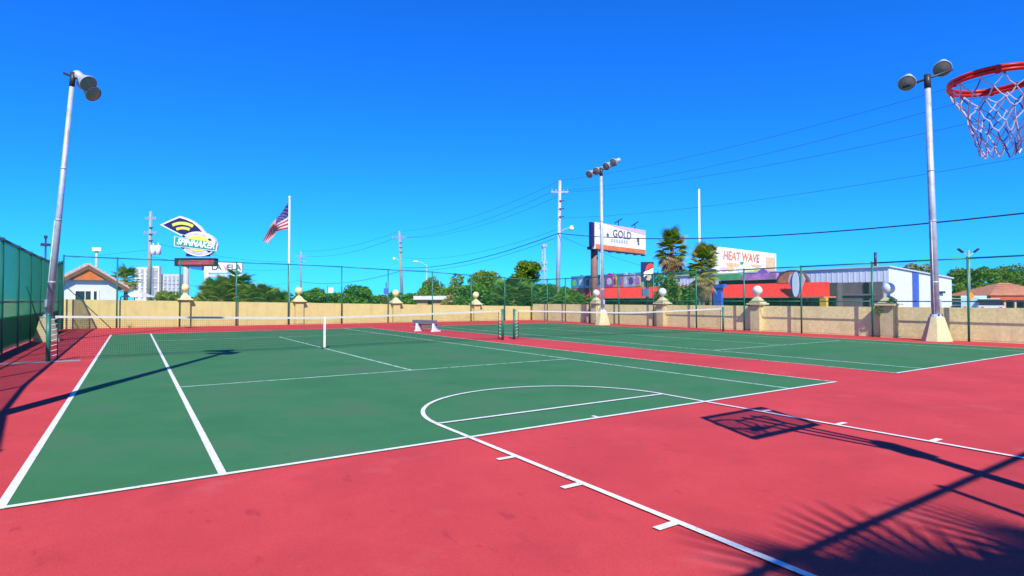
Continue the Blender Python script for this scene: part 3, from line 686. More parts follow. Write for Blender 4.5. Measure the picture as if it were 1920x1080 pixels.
def arcband(cx, cy, r0, r1, a0, a1, n=10):
    P = [(cx+r0*math.cos(a0+(a1-a0)*i/n), cy-r0*math.sin(a0+(a1-a0)*i/n)) for i in range(n+1)]
    return P+[(cx+r1*math.cos(a1-(a1-a0)*i/n), cy-r1*math.sin(a1-(a1-a0)*i/n)) for i in range(n+1)]
for kk, (r0, r1, a0, a1) in enumerate(((395, 345, 2.0, 1.02), (310, 265, 1.95, 1.15))):
    P = arcband(445+20*kk, 580, r0, r1, a0, a1)[::-1]
    MB().prism([zp(*p) for p in P], -.075, -.045).build('lettering_band', M_yel, fb)
def ell(cx, cy, rx, ry, rot, n=28): 
    c, s = math.cos(rot), math.sin(rot); return [(cx+rx*math.cos(t)*c-ry*math.sin(t)*s, cy+rx*math.cos(t)*s+ry*math.sin(t)*c) for t in [2*math.pi*i/n for i in range(n)]]
eb = MB().prism([zp(*p) for p in ell(735, 560, 300, 208, .12)], -.10, .50).build('oval_panel', M_lil, ts)
MB().prism([zp(*p) for p in ell(735, 560, 270, 180, .12)], -.13, -.105).build('oval_ring', mat('sign_grey', (.45, .45, .50), .5, .3, 2), eb)
MB().prism([zp(*p) for p in ell(735, 555, 215, 135, .12)], -.16, -.135).build('oval_face', M_yel, eb)
for (x, y) in ((490, 430), (930, 490), (475, 625), (915, 685)): MB().prism([zp(*p) for p in ell(x, y, 30, 16, .3, 10)], -.165, -.137).build('oval_mark', M_black, eb)
ban = MB().prism([zp(*p) for p in ((335, 600), (1050, 690), (1075, 560), (335, 430))], -.20, -.165).build('banner_trim', M_lil, ts)
MB().prism([zp(*p) for p in ((350, 588), (1035, 672), (1055, 545), (355, 442))], -.23, -.203).build('banner', M_teal, ban)
c0 = zp(705, 562); tx = text('SPINNAKER', .92, 'lettering', M_sign, ts, (c0[0], -.26, c0[1]), .02, .25, .86, .03, .13)
shp([(520, 770), (900, 770), (900, 720), (520, 720)], 0, .4, 'neck', M_navy, ts)
ld = MB().prism([zp(*p) for p in ((335, 935), (1020, 935), (1020, 800), (335, 800))], -.1, .6).build('message_board', M_black, ts)
M_led = mat('led_red', (.34, .035, .05), .5, .6, 3.5)
MB().prism([zp(*p) for p in ((400, 910), (1000, 910), (1000, 835), (400, 835))], -.13, -.103).build('message_face', M_led, ld)
shp([(540, 940), (800, 940), (790, 1005), (620, 985)][::-1], -.02, .4, 'lower_panel', M_blue, ts)
x0 = zp(505, 0)[0]; MB().tube((x0, .25, -.05), (x0, .25, hgt(498, DS)), .32, .28, 12).build('post', M_paleP, ts)

# rooftop sign
DV = 74; tv, LV = frame('rooftop_sign', 'white framed rooftop sign lettered LA VELA behind the palmettos', 'sign', spot(382, DV), spot(453, DV))
zt, zb = hgt(492, DV), hgt(511, DV)
MB().box(0, LV, 0, .5, zb, zt).build('sign_panel', M_sign, tv)
MB().box(.0, .55, .05, .5, -.05, zb).box(LV*.70, LV*.70+.45, .05, .5, -.05, zb).build('leg', M_sign, tv)
MB().box(.2, LV, .1, .4, zb-.55, zb-.2).build('beam', mat('sign_beam', (.5, .55, .6), .6), tv)
M_lets = mat('dark_letter', (.10, .09, .12), .6); M_letp = mat('pink_letter', (.62, .25, .30), .6)
zc = (zt+zb)/2
text('LA', 1.0, 'lettering', M_lets, tv, (LV*.33, -.03, zc), .02, 0, 1.1, .02)
text('V', 1.0, 'lettering', M_letp, tv, (LV*.57, -.03, zc), .02, 0, 1.1, .02)
text('ELA', 1.0, 'lettering', M_lets, tv, (LV*.79, -.03, zc), .02, 0, 1.1, .02)

# ------------------------------------------------------------------ flagpole and flag
DF = 41; tf = thing('flagpole', 'white flagpole rising behind the far wall', 'flagpole', spot(541.5, DF))
zf = hgt(371, DF)
MB().tube((0,0,-.05), (0,0,zf), .085, .05, 12).build('pole', M_sign, tf); MB().sphere((0,0,zf+.07), .09, 12).build('finial', M_globe, tf)
k = DF/FPX; NU, NV = 40, 52
fl = MB(); vs = []
for i in range(NU+1):
    u = i/NU
    T = Vector((-2-48*u**.95, 379+72*u**1.05)); 
    bxp = -2-(26*min(u/.55, 1)+6*max(0, (u-.55)/.45)); byp = 429+4*math.sin(min(u/.55, 1)*1.6)+26*max(0, (u-.55)/.45)
    B = Vector((bxp, byp))
    for j in range(NV+1):
        v = j/NV; p = T.lerp(B, v)
        dep = .22*math.sin(u*9+v*2.5)*u**.6+.25*math.sin(v*5+u*6)*u
        w3 = RH*(p.x*k)+FH*(dep-.02)
        vs.append((w3.x, w3.y, hgt(p.y, DF)))
for i in range(NU):
    for j in range(NV):
        u, v = (i+.5)/NU, j/NV
        if u < .42 and v < 7/13:
            mi = 3 if (j % 4 == 2 and (i+(2 if (j//4) % 2 else 0)) % 4 == 1) else 2
        else: mi = 0 if int(v*13) % 2 == 0 else 1
        fl.add([vs[i*(NV+1)+j], vs[(i+1)*(NV+1)+j], vs[(i+1)*(NV+1)+j+1], vs[i*(NV+1)+j+1]], [(0,1,2,3)], mi, True)
fo = fl.build('flag', [mat('flag_red', (.36, .02, .035), .8, .1, 4), mat('flag_white', (.50, .44, .45), .8, .08, 4), mat('flag_blue', (.018, .02, .13), .8, .1, 4), mat('flag_white', (.7, .7, .7))])
fo.location = spot(541.5, DF); tag(fo, 'drooping United States flag on the white flagpole', 'flag')
tw = thing('flagpole', 'bare white pole without flag rising above the fan palms', 'flagpole', spot(1312, 58))
z = hgt(357, 58); MB().tube((0,0,-.05), (0,0,z), .13, .09, 10).build('pole', M_sign, tw); MB().sphere((0,0,z+.08), .11, 10).build('finial', M_globe, tw)

# ------------------------------------------------------------------ utility poles and wires
def upole(label, b, d, top, m, r=.16, lean=(0, 0), arms=((.9, 1.1),), transformer=0, lamp=None):
    t = thing('utility_pole', label, 'utility pole', spot(b, d), -YAW, 'utility poles along the road'); H = hgt(top, d); 
    L = lambda z: Vector((lean[0]*z/H, lean[1]*z/H, z))
    MB().tube(L(-.05), L(H), r*1.25, r*.75, 10).build('pole', m, t)
    for dz, hw in arms:
        p = L(H-dz); MB().box(-hw, hw, -.06, .06, -.06, .06).build('cross_arm', m, t).location = p
        ins = MB()
        for x in (-hw*.9, -hw*.45, hw*.45, hw*.9): ins.lathe([(.03, .06), (.05, .10), (.03, .16), (.05, .2), (.001, .26)], 8, p+Vector((x, 0, 0)))
        ins.build('insulator', M_galv, t)
    for k in range(transformer):
        p = L(H-4.2)+Vector((.42-.0*k+.55*k, -.1, 0)); MB().lathe([(.001, -.55), (.26, -.5), (.28, .4), (.2, .5), (.001, .55)], 14, p).tube(p+Vector((0,0,.5)), p+Vector((0,0,.75)), .05, n=6).build('transformer', M_sign, t)
    if lamp:
        sx, dz = lamp; p = L(H-dz)
        MB().path([p, p+Vector((sx*.5, 0, .35)), p+Vector((sx*.95, 0, .45))], .04, 6).build('lamp_arm', M_galv, t)
        MB().lathe([(.001, .25), (.12, .2), (.2, 0), (.22, -.15), (.001, -.16)], 12, p+Vector((sx*1.1, 0, .42))).build('lamp_head', M_sign, t)
    for dz in (1.8, 2.5, 3.2):
        MB().box(-.03, .42, -.2, -.14, -.05, .05).build('bracket', M_dark, t).location = L(H-dz)
    return t, H
U2, H2 = upole('pale utility pole with street lamp left of the billboards', 1045, 50, 338, M_paleP, .17, (.25, 0), ((1.0, .75),), 0, (1.0, 4.6))
U1, H1 = upole('wooden utility pole leaning left above the far wall', 755, 86, 433, M_wood, .19, (-.55, 0), ((1.0, 1.1),), 0, (-.9, 4.6))
U0, H0 = upole('far thin utility pole right of the flagpole', 564, 128, 470, M_wood, .18, (0, 0), ((1.2, 1.3), (2.4, 1.3)))
UT, HT = upole('utility pole with two white transformers left of the sail sign', 279, 62, 396, M_wood, .19, (.1, 0), ((.8, .6), (2.4, .7)), 2)
U3p = spot(960+25.4/11*FPX, 11)
t3 = thing('utility_pole', 'utility pole out of sight to the right that carries the wires', 'utility pole', U3p, 0, 'utility poles along the road'); MB().tube((0,0,-.05), (0,0,12), .2, .14, 10).build('pole', M_wood, t3); MB().box(-1, 1, -.06, .06, 10.9, 11.02).build('cross_arm', M_wood, t3)
UC = spot(-160, 120); tcx = thing('utility_pole', 'utility pole out of sight to the left that carries the wires', 'utility pole', UC, 0, 'utility poles along the road'); MB().tube((0,0,-.05), (0,0,11), .2, .14, 10).build('pole', M_wood, tcx)
def wire(label, a, b, sag, r, n=22):
    a = Vector(a); b = Vector(b); pts = [a.lerp(b, i/n)-Vector((0, 0, sag*4*(i/n)*(1-i/n))) for i in range(n+1)]
    tag(MB().path(pts, r, 5).build('overhead_wire', mat('cable_black', (.03, .03, .035), .6), None), label, 'cable', 'overhead wires along the road')
def at(t, z, x=0): p = t.location; return Vector((p.x, p.y, z))+RH*x
WR = .0085
U3 = t3
wire('topmost thin overhead wire running right from the pale utility pole', at(U2, H2, .25), at(U3, 10.9), 1.0, WR)
wire('second overhead wire right of the pale utility pole', at(U2, H2-1, -.5), at(U3, 10.2, -.9), 1.2, WR)
wire('third overhead wire right of the pale utility pole', at(U2, H2-1, .9), at(U3, 9.3, .9), 1.1, WR)
wire('fourth thin overhead wire crossing above the tall fan palm', at(U2, H2-3.3), at(U3, 7.2), .9, WR)
wire('thick black cable passing in front of the right floodlight pole', at(U2, hgt(437, 50)), at(U3, 5.25), 1.35, .032)
wire('topmost overhead wire between the wooden and the pale utility poles', at(U1, H1, -.5), at(U2, H2, .25), 1.0, WR*1.4)
wire('second overhead wire between the wooden and the pale utility poles', at(U1, H1-1, -1.4), at(U2, H2-1, -.5), 1.1, WR*1.4)
wire('third overhead wire between the wooden and the pale utility poles', at(U1, H1-1, .4), at(U2, H2-1, .9), 1.1, WR*1.4)
wire('thin overhead wire below the crossarms left of the pale utility pole', at(U1, H1-4), at(U2, H2-4.3), 1.0, WR*1.4)
wire('thick black cable rising to the pale utility pole from the left', at(U1, hgt(502, 86)), at(U2, hgt(438, 50)), .9, .035)
wire('thin cable just under the thick one left of the pale utility pole', at(U1, hgt(506, 86)), at(U2, hgt(445, 50)), 1.0, .016)
wire('topmost overhead wire left of the wooden utility pole', at(U0, H0), at(U1, H1, -.5), 1.0, .018)
wire('second overhead wire left of the wooden utility pole', at(U0, H0-1.2, 1), at(U1, H1-1, -1), 1.0, .018)
wire('thick cable sagging above the round dark green tree', at(U0, hgt(528, 128)), at(U1, hgt(507, 86)), 1.1, .035)
for k, dz in enumerate((.8, 2.4, 5.2)):
    wire(('upper', 'middle', 'lower')[k]+' wire running from the transformer pole to the far thin pole', at(UT, HT-dz-2.5), at(U0, H0-dz-1.4), 1.0, .016)
wire('wire leaving the transformer pole to the left above the gabled house', at(UT, hgt(468, 62)), at(tcx, 10), 1.0, .014)
wire('service cable dropping from the pale utility pole behind the billboard', at(U2, hgt(440, 50)), spot(1330, 75, hgt(520, 75)), .8, .014)
# lattice radio mast
tm = thing('radio_mast', 'slim lattice mast left of the pale utility pole', 'mast', spot(1020, 110)); H = hgt(458, 110)
for k in range(3):
    a = 2.094*k; MB().tube((.6*math.cos(a), .6*math.sin(a), -.05), (.3*math.cos(a), .3*math.sin(a), H), .06, n=5).build('mast_leg', M_galv, tm)
br = MB(); nb = 16
for i in range(nb):
    z0, z1 = H*i/nb, H*(i+1)/nb; q0, q1 = .6-.3*i/nb, .6-.3*(i+1)/nb
    for k in range(3): br.tube((q0*math.cos(2.094*k), q0*math.sin(2.094*k), z0), (q1*math.cos(2.094*(k+1)), q1*math.sin(2.094*(k+1)), z1), .03, n=4)
br.build('lattice', M_galv, tm)
for f in (.99, .72, .62): MB().box(-.55, .55, -.25, .25, H*f-.35, H*f+.15).build('antenna', M_galv, tm)
# twin headed street lamp at the right
tq = thing('street_lamp', 'wooden pole with two raised street lamp heads right of the white building', 'street lamp', spot(1817, 62), -YAW); H = hgt(469, 62)
MB().tube((0,0,-.05), (0,0,H), .16, .11, 8).build('pole', M_wood, tq)
for s in (-1, 1):
    MB().path([(0,0,H-.7), (s*.4,0,H-.4), (s*.75,0,H-.1)], .035, 5).build('lamp_arm', M_galv, tq)
    hd = MB().box(-.32, .32, -.15, .15, -.07, .07).build('lamp_head', M_dark, tq); hd.location = (s*.85, 0, H-.05); hd.rotation_euler = (0, -s*.65, 0)
tq2 = thing('street_lamp', 'cobra head street lamp right of the wooden utility pole', 'street lamp', spot(800, 82), -YAW); H = hgt(492, 82)
MB().tube((0,0,-.05), (0,0,H-.4), .10, .07, 8).path([(0,0,H-.45), (-.7,0,H), (-1.4,0,H+.1)], .045, 5).build('pole', M_galv, tq2)
MB().lathe([(.001, -.35), (.12, -.3), (.17, 0), (.1, .3), (.001, .35)], 10, (-1.6, 0, H+.1), 0, Matrix.Rotation(math.pi/2, 4, 'Y')).build('lamp_head', M_sign, tq2)
# orange diamond warning sign
to = thing('warning_sign', 'orange diamond warning sign beyond the right wall', 'sign', spot(1820, 50), -YAW); z = hgt(555, 50)
MB().tube((0,.04,-.05), (0,.04,z), .03, n=6).build('post', M_galv, to); MB().prism([(0, z-.36), (.36, z), (0, z+.36), (-.36, z)], -.02, .01).build('sign_face', mat('sign_orange', (.75, .26, .02), .5, .05, 4), to)
# small white sign far behind the wall
tws = thing('street_sign', 'small blank white sign far behind the wall left of the round tree', 'sign', spot(620, 90), -YAW); z = hgt(544, 90)
MB().box(-.4, .4, 0, .1, z-.4, z+.4).build('sign_face', M_sign, tws); MB().tube((-.5, .05, -.05), (-.5, .05, z+.7), .05, n=6).build('post', M_dark, tws)
tbs = thing('street_sign', 'blue street sign on a post beside the narrow dark tree', 'sign', spot(724, 58), -YAW); z = hgt(546, 58)
MB().tube((0, .03, -.05), (0, .03, z+.9), .05, n=6).build('post', M_dark, tbs); MB().box(-.25, .25, -.02, .0, z-.3, z+.3).build('sign_face', M_blue, tbs)

# ------------------------------------------------------------------ billboards
def billboard(label, b0, d0, b1, d1, top, bot, th, post_x):
    A, B = spot(b0, d0), spot(b1, d1); t, L = frame('billboard', label, 'billboard', A, B); zt, zb = hgt(top, d0), hgt(bot, d0)
    MB().box(0, L, 0, th, zb, zt).build('panel', M_sign, t)
    MB().tube((L*post_x, th+.5, -.05), (L*post_x, th+.5, zb+1), .48, n=14).build('post', mat('rusty_brown_steel', (.20, .10, .09), .7, .2, 2), t)
    MB().box(-.05, L+.05, th+.02, th+.7, zb-.05, zb+.35).build('back_frame', M_dark, t)
    for k in range(6): x = L*(k+.3)/6; MB().box(x, x+.5, -.5, -.05, zb-.35, zb-.15).build('catwalk_bracket', M_dark, t)
    return t, L, zt, zb
tg1, L, zt, zb = billboard('white billboard lettered GOLD with orange foot band on a brown post', 1117, 74, 1211, 83, 416, 466, .6, .10)
H = zt-zb
MB().box(.02, L-.02, -.03, -.003, zb+.02, zb+H*.18).build('orange_band', mat('billboard_orange', (.62, .18, .06), .5, .2, 1), tg1)
MB().prism([(L*.2, zt-.02), (L-.02, zt-.02), (L-.02, zt-H*.20), (L*.6, zt-H*.12)][::-1], -.03, -.003).build('pink_band', mat('billboard_pink', (.68, .42, .50), .5, .1, 1), tg1)
M_lg = mat('grey_letter', (.16, .15, .20), .6)
text('GOLD', 1.45, 'lettering', M_lg, tg1, (L*.50, -.05, zt-H*.33), .02, 0, 1.15, .015)
M_lg2 = mat('pale_grey_art', (.42, .43, .46), .6, .4, 6)
for k in range(7): MB().box(L*.28+k*.62, L*.28+k*.62+.42, -.05, -.004, zb+H*.34, zb+H*.46).build('art_mark', M_lg2, tg1)
for c, r in (((.10, .86), .5), ((.22, .58), .35), ((.83, .55), .45), ((.84, .40), .3)):
    MB().prism([(L*c[0]+r*math.cos(a)*(1 if i % 2 else .45), zb+H*c[1]+r*math.sin(a)*(1 if i % 2 else .45)) for i, a in enumerate([2*math.pi*j/12 for j in range(12)])], -.06, -.004).build('art_mark', M_lets, tg1)
for x in (L*.46, L*.80):
    MB().box(x-.03, x+.03, .2, .3, zt, zt+.7).build('lamp_stem', M_dark, tg1)
    fx = MB().box(-.95, .95, -.12, .12, -.04, .04).build('solar_fin', M_dark, tg1); fx.location = (x, .25, zt+.75); fx.rotation_euler = (0, -.42, 0)
MB().box(-.75, -.12, .1, .5, zb+.3, zt-.05).build('rear_panel_edge', M_navy, tg1)

tg2, L, zt, zb = billboard('white billboard lettered HEAT WAVE with a tan photo on the right', 1343, 70, 1456, 81, 462, 517, .5, .5)
H = zt-zb
M_hw = mat('salmon_letter', (.66, .20, .10), .6, .5, 1.2)
text('HEAT WAVE', 1.55, 'lettering', M_hw, tg2, (L*.39, -.05, zb+H*.72), .02, .12, 1.12, .03)
MB().box(L*.80, L*.98, -.04, -.004, zb+H*.18, zb+H*.84).build('tan_panel', mat('tan_print', (.62, .46, .28), .6, .15, 1), tg2)
MB().prism([(L*.39+.5*math.cos(a), zb+H*.56+.38*math.sin(a)) for a in [math.pi+math.pi*i/10 for i in range(11)]], -.06, -.004).build('art_mark', M_teal, tg2)
for x0, x1, z0, z1, c in ((.14, .36, .36, .50, (.62, .40, .22)), (.55, .72, .40, .52, (.62, .42, .26)), (.06, .16, .16, .32, (.66, .36, .52)), (.16, .26, .16, .40, (.70, .42, .20)), (.30, .42, .18, .30, (.60, .56, .75)), (.44, .58, .22, .34, (.58, .60, .20)), (.58, .72, .10, .34, (.42, .52, .06))):
    MB().prism([(L*((x0+x1)/2+(x1-x0)*.55*math.cos(a)*(1+.2*math.sin(5*a))), zb+H*((z0+z1)/2+(z1-z0)*.5*math.sin(a))) for a in [2*math.pi*i/14 for i in range(14)]], -.045, -.004).build('art_mark', mat('print_%d' % int(x0*100), c, .6, .25, 2), tg2)

# dark upright sign
DN = 50; tn, L = frame('upright_sign', 'dark navy upright sign with red and white swirl beside the fan palms', 'sign', spot(1203, DN), spot(1226, DN))
z0, z1 = hgt(528, DN), hgt(491, DN); H = z1-z0
MB().box(0, L, 0, .3, z0, z1).build('sign_panel', M_navy, tn)
MB().prism([(L*(.30+.66*a), z0+H*b) for a, b in ((0, .55), (.35, .62), (.7, .68), (1, .74), (1, .86), (.75, .93), (.4, .90), (.12, .76))], -.03, -.003).build('red_swirl', M_red, tn)
MB().prism([(L*(.18+.78*a), z0+H*b) for a, b in ((0, .22), (.2, .30), (.6, .36), (1, .42), (1, .70), (.6, .60), (.15, .52), (0, .46))], -.035, -.003).build('white_swirl', M_sign, tn)
MB().prism([(L*(.36+.45*a), z0+H*b) for a, b in ((0, .08), (.6, .05), (1, .2), (.9, .34), (.3, .32))], -.045, -.003).build('tan_emblem', mat('emblem_tan', (.46, .42, .22), .6, .3, 5), tn)
MB().tube((L/2, .15, -.05), (L/2, .15, z0), .13, n=8).build('post', M_black, tn)
MB().box(L*.08, L*.6, -.02, .3, hgt(556, DN), hgt(541, DN)).build('lower_panel', mat('slate_blue_panel', (.06, .13, .22), .5, .2, 2), tn)

# ------------------------------------------------------------------ red shop along the road
A, B = spot(1068, 86), spot(1556, 52)
tr2, L = frame('red_shop', 'long red fronted beach shop with painted parapet and surfboard sign', 'shop', A, B)
def sx(b):   # local x on the shop front seen at image pixel column b
    k = (b-960)/FPX; a = A-CAM; d = B-A
    n = RH-FH*k; return -a.dot(n)/d.dot(n)*L
MB().box(0, L, 1.2, 14, -.05, 3.05).build('wall', mat('shop_wall', (.10, .09, .10), .7, .2, 1), tr2)
M_sf = mat('shop_glass', (.015, .04, .04), .1, .4, .6, spec=.6)
for i in range(14):
    x = L*(i+.05)/14; MB().box(x, x+L/14*.9, 1.10, 1.19, .1, 1.7).build('shop_window', M_sf, tr2)
cuts = [0, sx(1200), sx(1290), sx(1348), sx(1385), sx(1420), sx(1477), sx(1500), L]
for a, b in zip(cuts[:-1], cuts[1:]):
    MB().add([(a+.03, -.95, 1.78), (b-.03, -.95, 1.78), (b-.03, -.1, 3.1), (a+.03, -.1, 3.1), (a+.03, .0, 1.78), (b-.03, .0, 1.78), (b-.03, .0, 3.1), (a+.03, .0, 3.1)],
             [(0,1,2,3),(7,6,5,4),(0,4,5,1),(1,5,6,2),(2,6,7,3),(3,7,4,0)]).build('awning', M_red, tr2)
    o = tr2.children[-1]
MB().prism([(0, 1.66), (L, 1.66), (L, 1.772), (0, 1.772)], -.98, 1.0).build('soffit_band', mat('salmon_band', (.58, .20, .13), .6, .15, 1), tr2)
# painted parapet
par = MB().box(sx(1070), sx(1202), .1, .5, 3.12, 5.0).build('parapet', mat('parapet_teal', (.10, .26, .36), .6, .6, .5), tr2)
Rp = random.Random(11)
blocks = ((1071, 1083, (.06, .20, .55)), (1084, 1096, (.10, .36, .48)), (1097, 1109, (.36, .42, .40)), (1110, 1120, (.28, .30, .30)), (1136, 1149, (.48, .04, .36)), (1150, 1156, (.60, .36, .12)), (1157, 1168, (.62, .16, .14)), (1169, 1176, (.55, .50, .72)), (1177, 1190, (.40, .38, .60)), (1191, 1201, (.55, .40, .14)))
for i, (b0, b1, c) in enumerate(blocks):
    xa, xb = sx(b0), sx(b1); zt = 4.7+.3*math.sin(i*1.9)
    pb = MB().prism([(xa, 3.2), (xb, 3.2), (xb, zt), ((xa+xb)/2, zt+.18), (xa, zt-.1)], -.02, .09).build('painted_block', mat('mural_%d' % i, c, .6, .35, .8), par)
    c2 = ((c[1], c[2], c[0]), (.6, .6, .62), (.12, .06, .2))[i % 3]
    n = 12; cx0 = (xa+xb)/2; cz = 3.95; ra = (xb-xa)*.32
    MB().prism([(cx0+ra*math.cos(2*math.pi*j/n)*(1+.3*math.sin(3*j)), cz+.5*math.sin(2*math.pi*j/n)) for j in range(n)], -.05, -.021).build('painted_motif', mat('motif_%d' % i, c2, .6, .3, 1), pb)
MB().box(sx(1342), sx(1389), .0, .4, 3.62, 4.25).build('green_roof_sign', mat('mural_green', (.10, .42, .14), .6, .35, 1.2), tr2)
MB().box(sx(1391), sx(1456), .0, .4, 3.50, 4.15).build('purple_roof_sign', mat('mural_purple', (.46, .20, .48), .6, .4, 1.2), tr2)
MB().prism([(sx(1418)+ (sx(1440)-sx(1418))*a, 4.16+b) for a, b in ((0, 0), (1, 0), (.9, .22), (.5, .5), (.15, .25))], .05, .3).build('purple_wave', mat('mural_violet', (.28, .12, .50), .6, .2, 1), tr2)
MB().box(sx(1342), sx(1460), .5, 1.1, 3.06, 3.6).build('sign_base', M_dark, tr2)
a0, a1 = sx(1456), sx(1516); ac = (a0+a1)/2; ar = (a1-a0)/2
pts = [(ac+ar*math.cos(math.pi*i/14), 3.10+1.25*math.sin(math.pi*i/14)) for i in range(15)]
ap = MB().prism(pts, -.1, .3).build('arch_panel', mat('arch_dark', (.10, .05, .05), .6, .3, 1), tr2)
MB().prism([(ac+(x-ac)*.86, 3.11+(z-3.1)*.84) for x, z in pts], -.16, -.103).build('arch_face', mat('arch_orange', (.56, .20, .12), .6, .5, 1.0), ap)
# wave shaped white flare and surfboard
b0, b1 = sx(1479), sx(1496); bc = (b0+b1)/2+1.0; bw = (b1-b0)/2
MB().prism([(bc-bw*1.8, 3.3), (bc-bw*.8, 2.2), (bc+bw*.8, 2.2), (bc+bw*1.9, 3.4), (bc+bw*1.3, 3.9), (bc-bw*1.4, 3.9)], -1.05, -1.0).build('flare_panel', mat('flare_pink', (.70, .50, .50), .6, .2, 1), tr2)
z0, z1 = 1.66, 4.15; zm = (z0+z1)/2; hh = (z1-z0)/2
def board(s): return [(bc+bw*s*math.cos(t)*abs(math.cos(t))**.0*(1 if math.sin(t) > -2 else 1), zm+hh*s**.3*math.sin(t)) for t in [2*math.pi*i/24 for i in range(24)]]
sb = MB().prism(board(1.0), -1.15, -1.06).build('surfboard', M_blue, tr2)
MB().prism([(bc+(x-bc)*.74, zm+(z-zm)*.95) for x, z in board(1.0)], -1.19, -1.153).build('surfboard_deck', mat('deck_white', (.70, .78, .78), .4, .06, 2), sb)
MB().box(sx(1353), sx(1368), -1.35, -1.02, -.05, 3.0).build('blue_column', M_blue, tr2)
MB().box(sx(1346), sx(1374), -1.45, -.96, 2.75, 3.12).build('blue_capital', M_blue, tr2)
MB().box(sx(1548), sx(1560), -.95, -.6, -.05, 1.66).build('yellow_column', mat('column_yellow', (.62, .38, .03), .6, .1, 2), tr2)
wd = thing('life_ring', 'round red ring sign between the palms in front of the shop', 'sign', spot(1288, 50), -YAW)
z = hgt(552, 50); MB().prism([(.42*math.cos(t), z+.42*math.sin(t)) for t in [2*math.pi*i/20 for i in range(20)]], -.05, .05).build('disc', M_red, wd); MB().tube((0, .08, -.05), (0, .08, z), .04, n=6).build('post', M_dark, wd)

# ------------------------------------------------------------------ white metal building
Bc = spot(1667, 50); tm2 = thing('metal_building', 'white metal sided building with blue stripe at the right', 'building', Bc)
M_met = mat('white_metal_siding', (.66, .69, .78), .5, .05, 1.5); zc, ze = hgt(501, 50), hgt(523, 57.4)
Lx, Ly = 13.4, 24
MB().add([(0,0,-.05),(Lx,0,-.05),(Lx,0,ze),(0,0,zc),(0,Ly,-.05),(Lx,Ly,-.05),(Lx,Ly,ze),(0,Ly,zc)], [(0,1,2,3),(1,5,6,2),(5,4,7,6),(4,0,3,7)]).build('wall', M_met, tm2)
MB().add([(-.15,-.15,zc+.02),(Lx+.2,-.15,ze+.02),(Lx+.2,Ly,ze+.02),(-.15,Ly,zc+.02),(-.15,-.15,zc+.14),(Lx+.2,-.15,ze+.14),(Lx+.2,Ly,ze+.14),(-.15,Ly,zc+.14)],
         [(0,3,2,1),(4,5,6,7),(0,1,5,4),(1,2,6,5),(2,3,7,6),(3,0,4,7)]).build('roof', mat('roof_metal', (.55, .57, .60), .4, .05, 1), tm2)
zx = lambda x: zc+(ze-zc)*x/Lx
x = .0
for k in range(46):
    y = .3+k*.5; MB().box(-.022, -.004, y, y+.10, 3.1, zc-.02).build('siding_rib', M_met, tm2)
for k in range(20):
    x = .35+k*.66
    MB().box(x, x+.05, -.012, -.004, .0, zx(x)-.1).build('siding_rib', M_met, tm2)
x0, x1 = 4.55, 5.85
MB().prism([(x0, 0), (x1, 0), (x1, zx(x1)-.05), (x0, zx(x0)-.05)], -.05, -.031).build('blue_stripe', M_blue, tm2)
MB().box(8.45, 8.62, -.05, -.031, 0, zx(8.7)-.1).build('corner_trim', M_dark, tm2)
MB().box(10.4, 11.2, -.25, -.05, 2.1, 2.3).build('wall_lamp', M_dark, tm2)
M_cp = mat('carport_grey', (.15, .12, .125), .8, .25, .8)  # dark grey of the low wall block and the pavilion's back wall
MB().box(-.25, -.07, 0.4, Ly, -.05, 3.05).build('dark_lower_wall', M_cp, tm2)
for k in range(5): MB().box(-.33, -.26, 1.5+k*4.2, 1.9+k*4.2, -.05, 3.0).build('door_frame', M_black, tm2)
MB().box(-.36, -.26, 1.0, Ly, 1.85, 2.0).build('hand_rail', mat('rail_grey', (.18, .16, .17), .6), tm2)
MB().tube((.3, 1.2, zc), (.3, 1.2, zc+1.4), .12, n=8).build('vent_pipe', M_dark, tm2); MB().lathe([(.25, 0), (.25, .5), (.12, .75), (.001, .8)], 10, (.8, 1.5, zc)).build('roof_vent', M_galv, tm2)

# ------------------------------------------------------------------ brown roofed pavilion, small pink house, vehicles
DP = 62; tp, L = frame('pavilion', 'open pavilion with brown hipped roof at the right edge', 'pavilion', spot(1858, DP), spot(1975, DP))
ze, za = hgt(554, DP), hgt(529, DP)
MB().add([(-.7,-.7,ze),(L+.7,-.7,ze),(L+.7,6,ze),(-.7,6,ze),(L*.46,2.6,za),(L*.62,2.6,za)], [(0,1,5,4),(1,2,5),(2,3,4,5),(3,0,4),(3,2,1,0)]).build('roof', mat('brown_shingle', (.40, .16, .09), .85, .25, 2.5), tp)
MB().box(-.5, L+.5, -.55, -.40, ze-.5, ze-.02).build('red_fascia', mat('fascia_red', (.50, .07, .03), .6), tp)
for k in range(7): x = L*k/6; MB().box(x-.1, x+.1, -.45, -.25, -.05, ze-.5).build('column', mat('tan_post', (.46, .36, .24), .7), tp)
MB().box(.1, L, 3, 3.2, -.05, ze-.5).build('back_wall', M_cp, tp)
for k in range(5): MB().tube((-.5+(L*.46+.5)*(k+1)/6, -.6+3.1*(k+1)/6, ze+(za-ze)*(k+1)/6+.02), (L+.5+(L*.62-L-.5)*(k+1)/6, -.6+3.1*(k+1)/6, ze+(za-ze)*(k+1)/6+.02), .035, n=4).build('shingle_course', MATS['brown_shingle'], tp)
tp2, L = frame('small_house', 'small pinkish house with pale flat roof half hidden by trees', 'house', spot(782, 58), spot(838, 58))
MB().box(0, L, 0, 5, -.05, hgt(562, 58)).build('wall', mat('pink_house', (.52, .24, .15), .8, .12, 2), tp2); MB().box(-.3, L+.3, -.4, 5.3, hgt(562, 58)+.003, hgt(555, 58)).build('roof', mat('pale_roof', (.55, .55, .56), .8, .1, 2), tp2)
MB().box(L*.35, L*.5, -.04, -.005, .4, 1.3).build('window', M_glass, tp2)
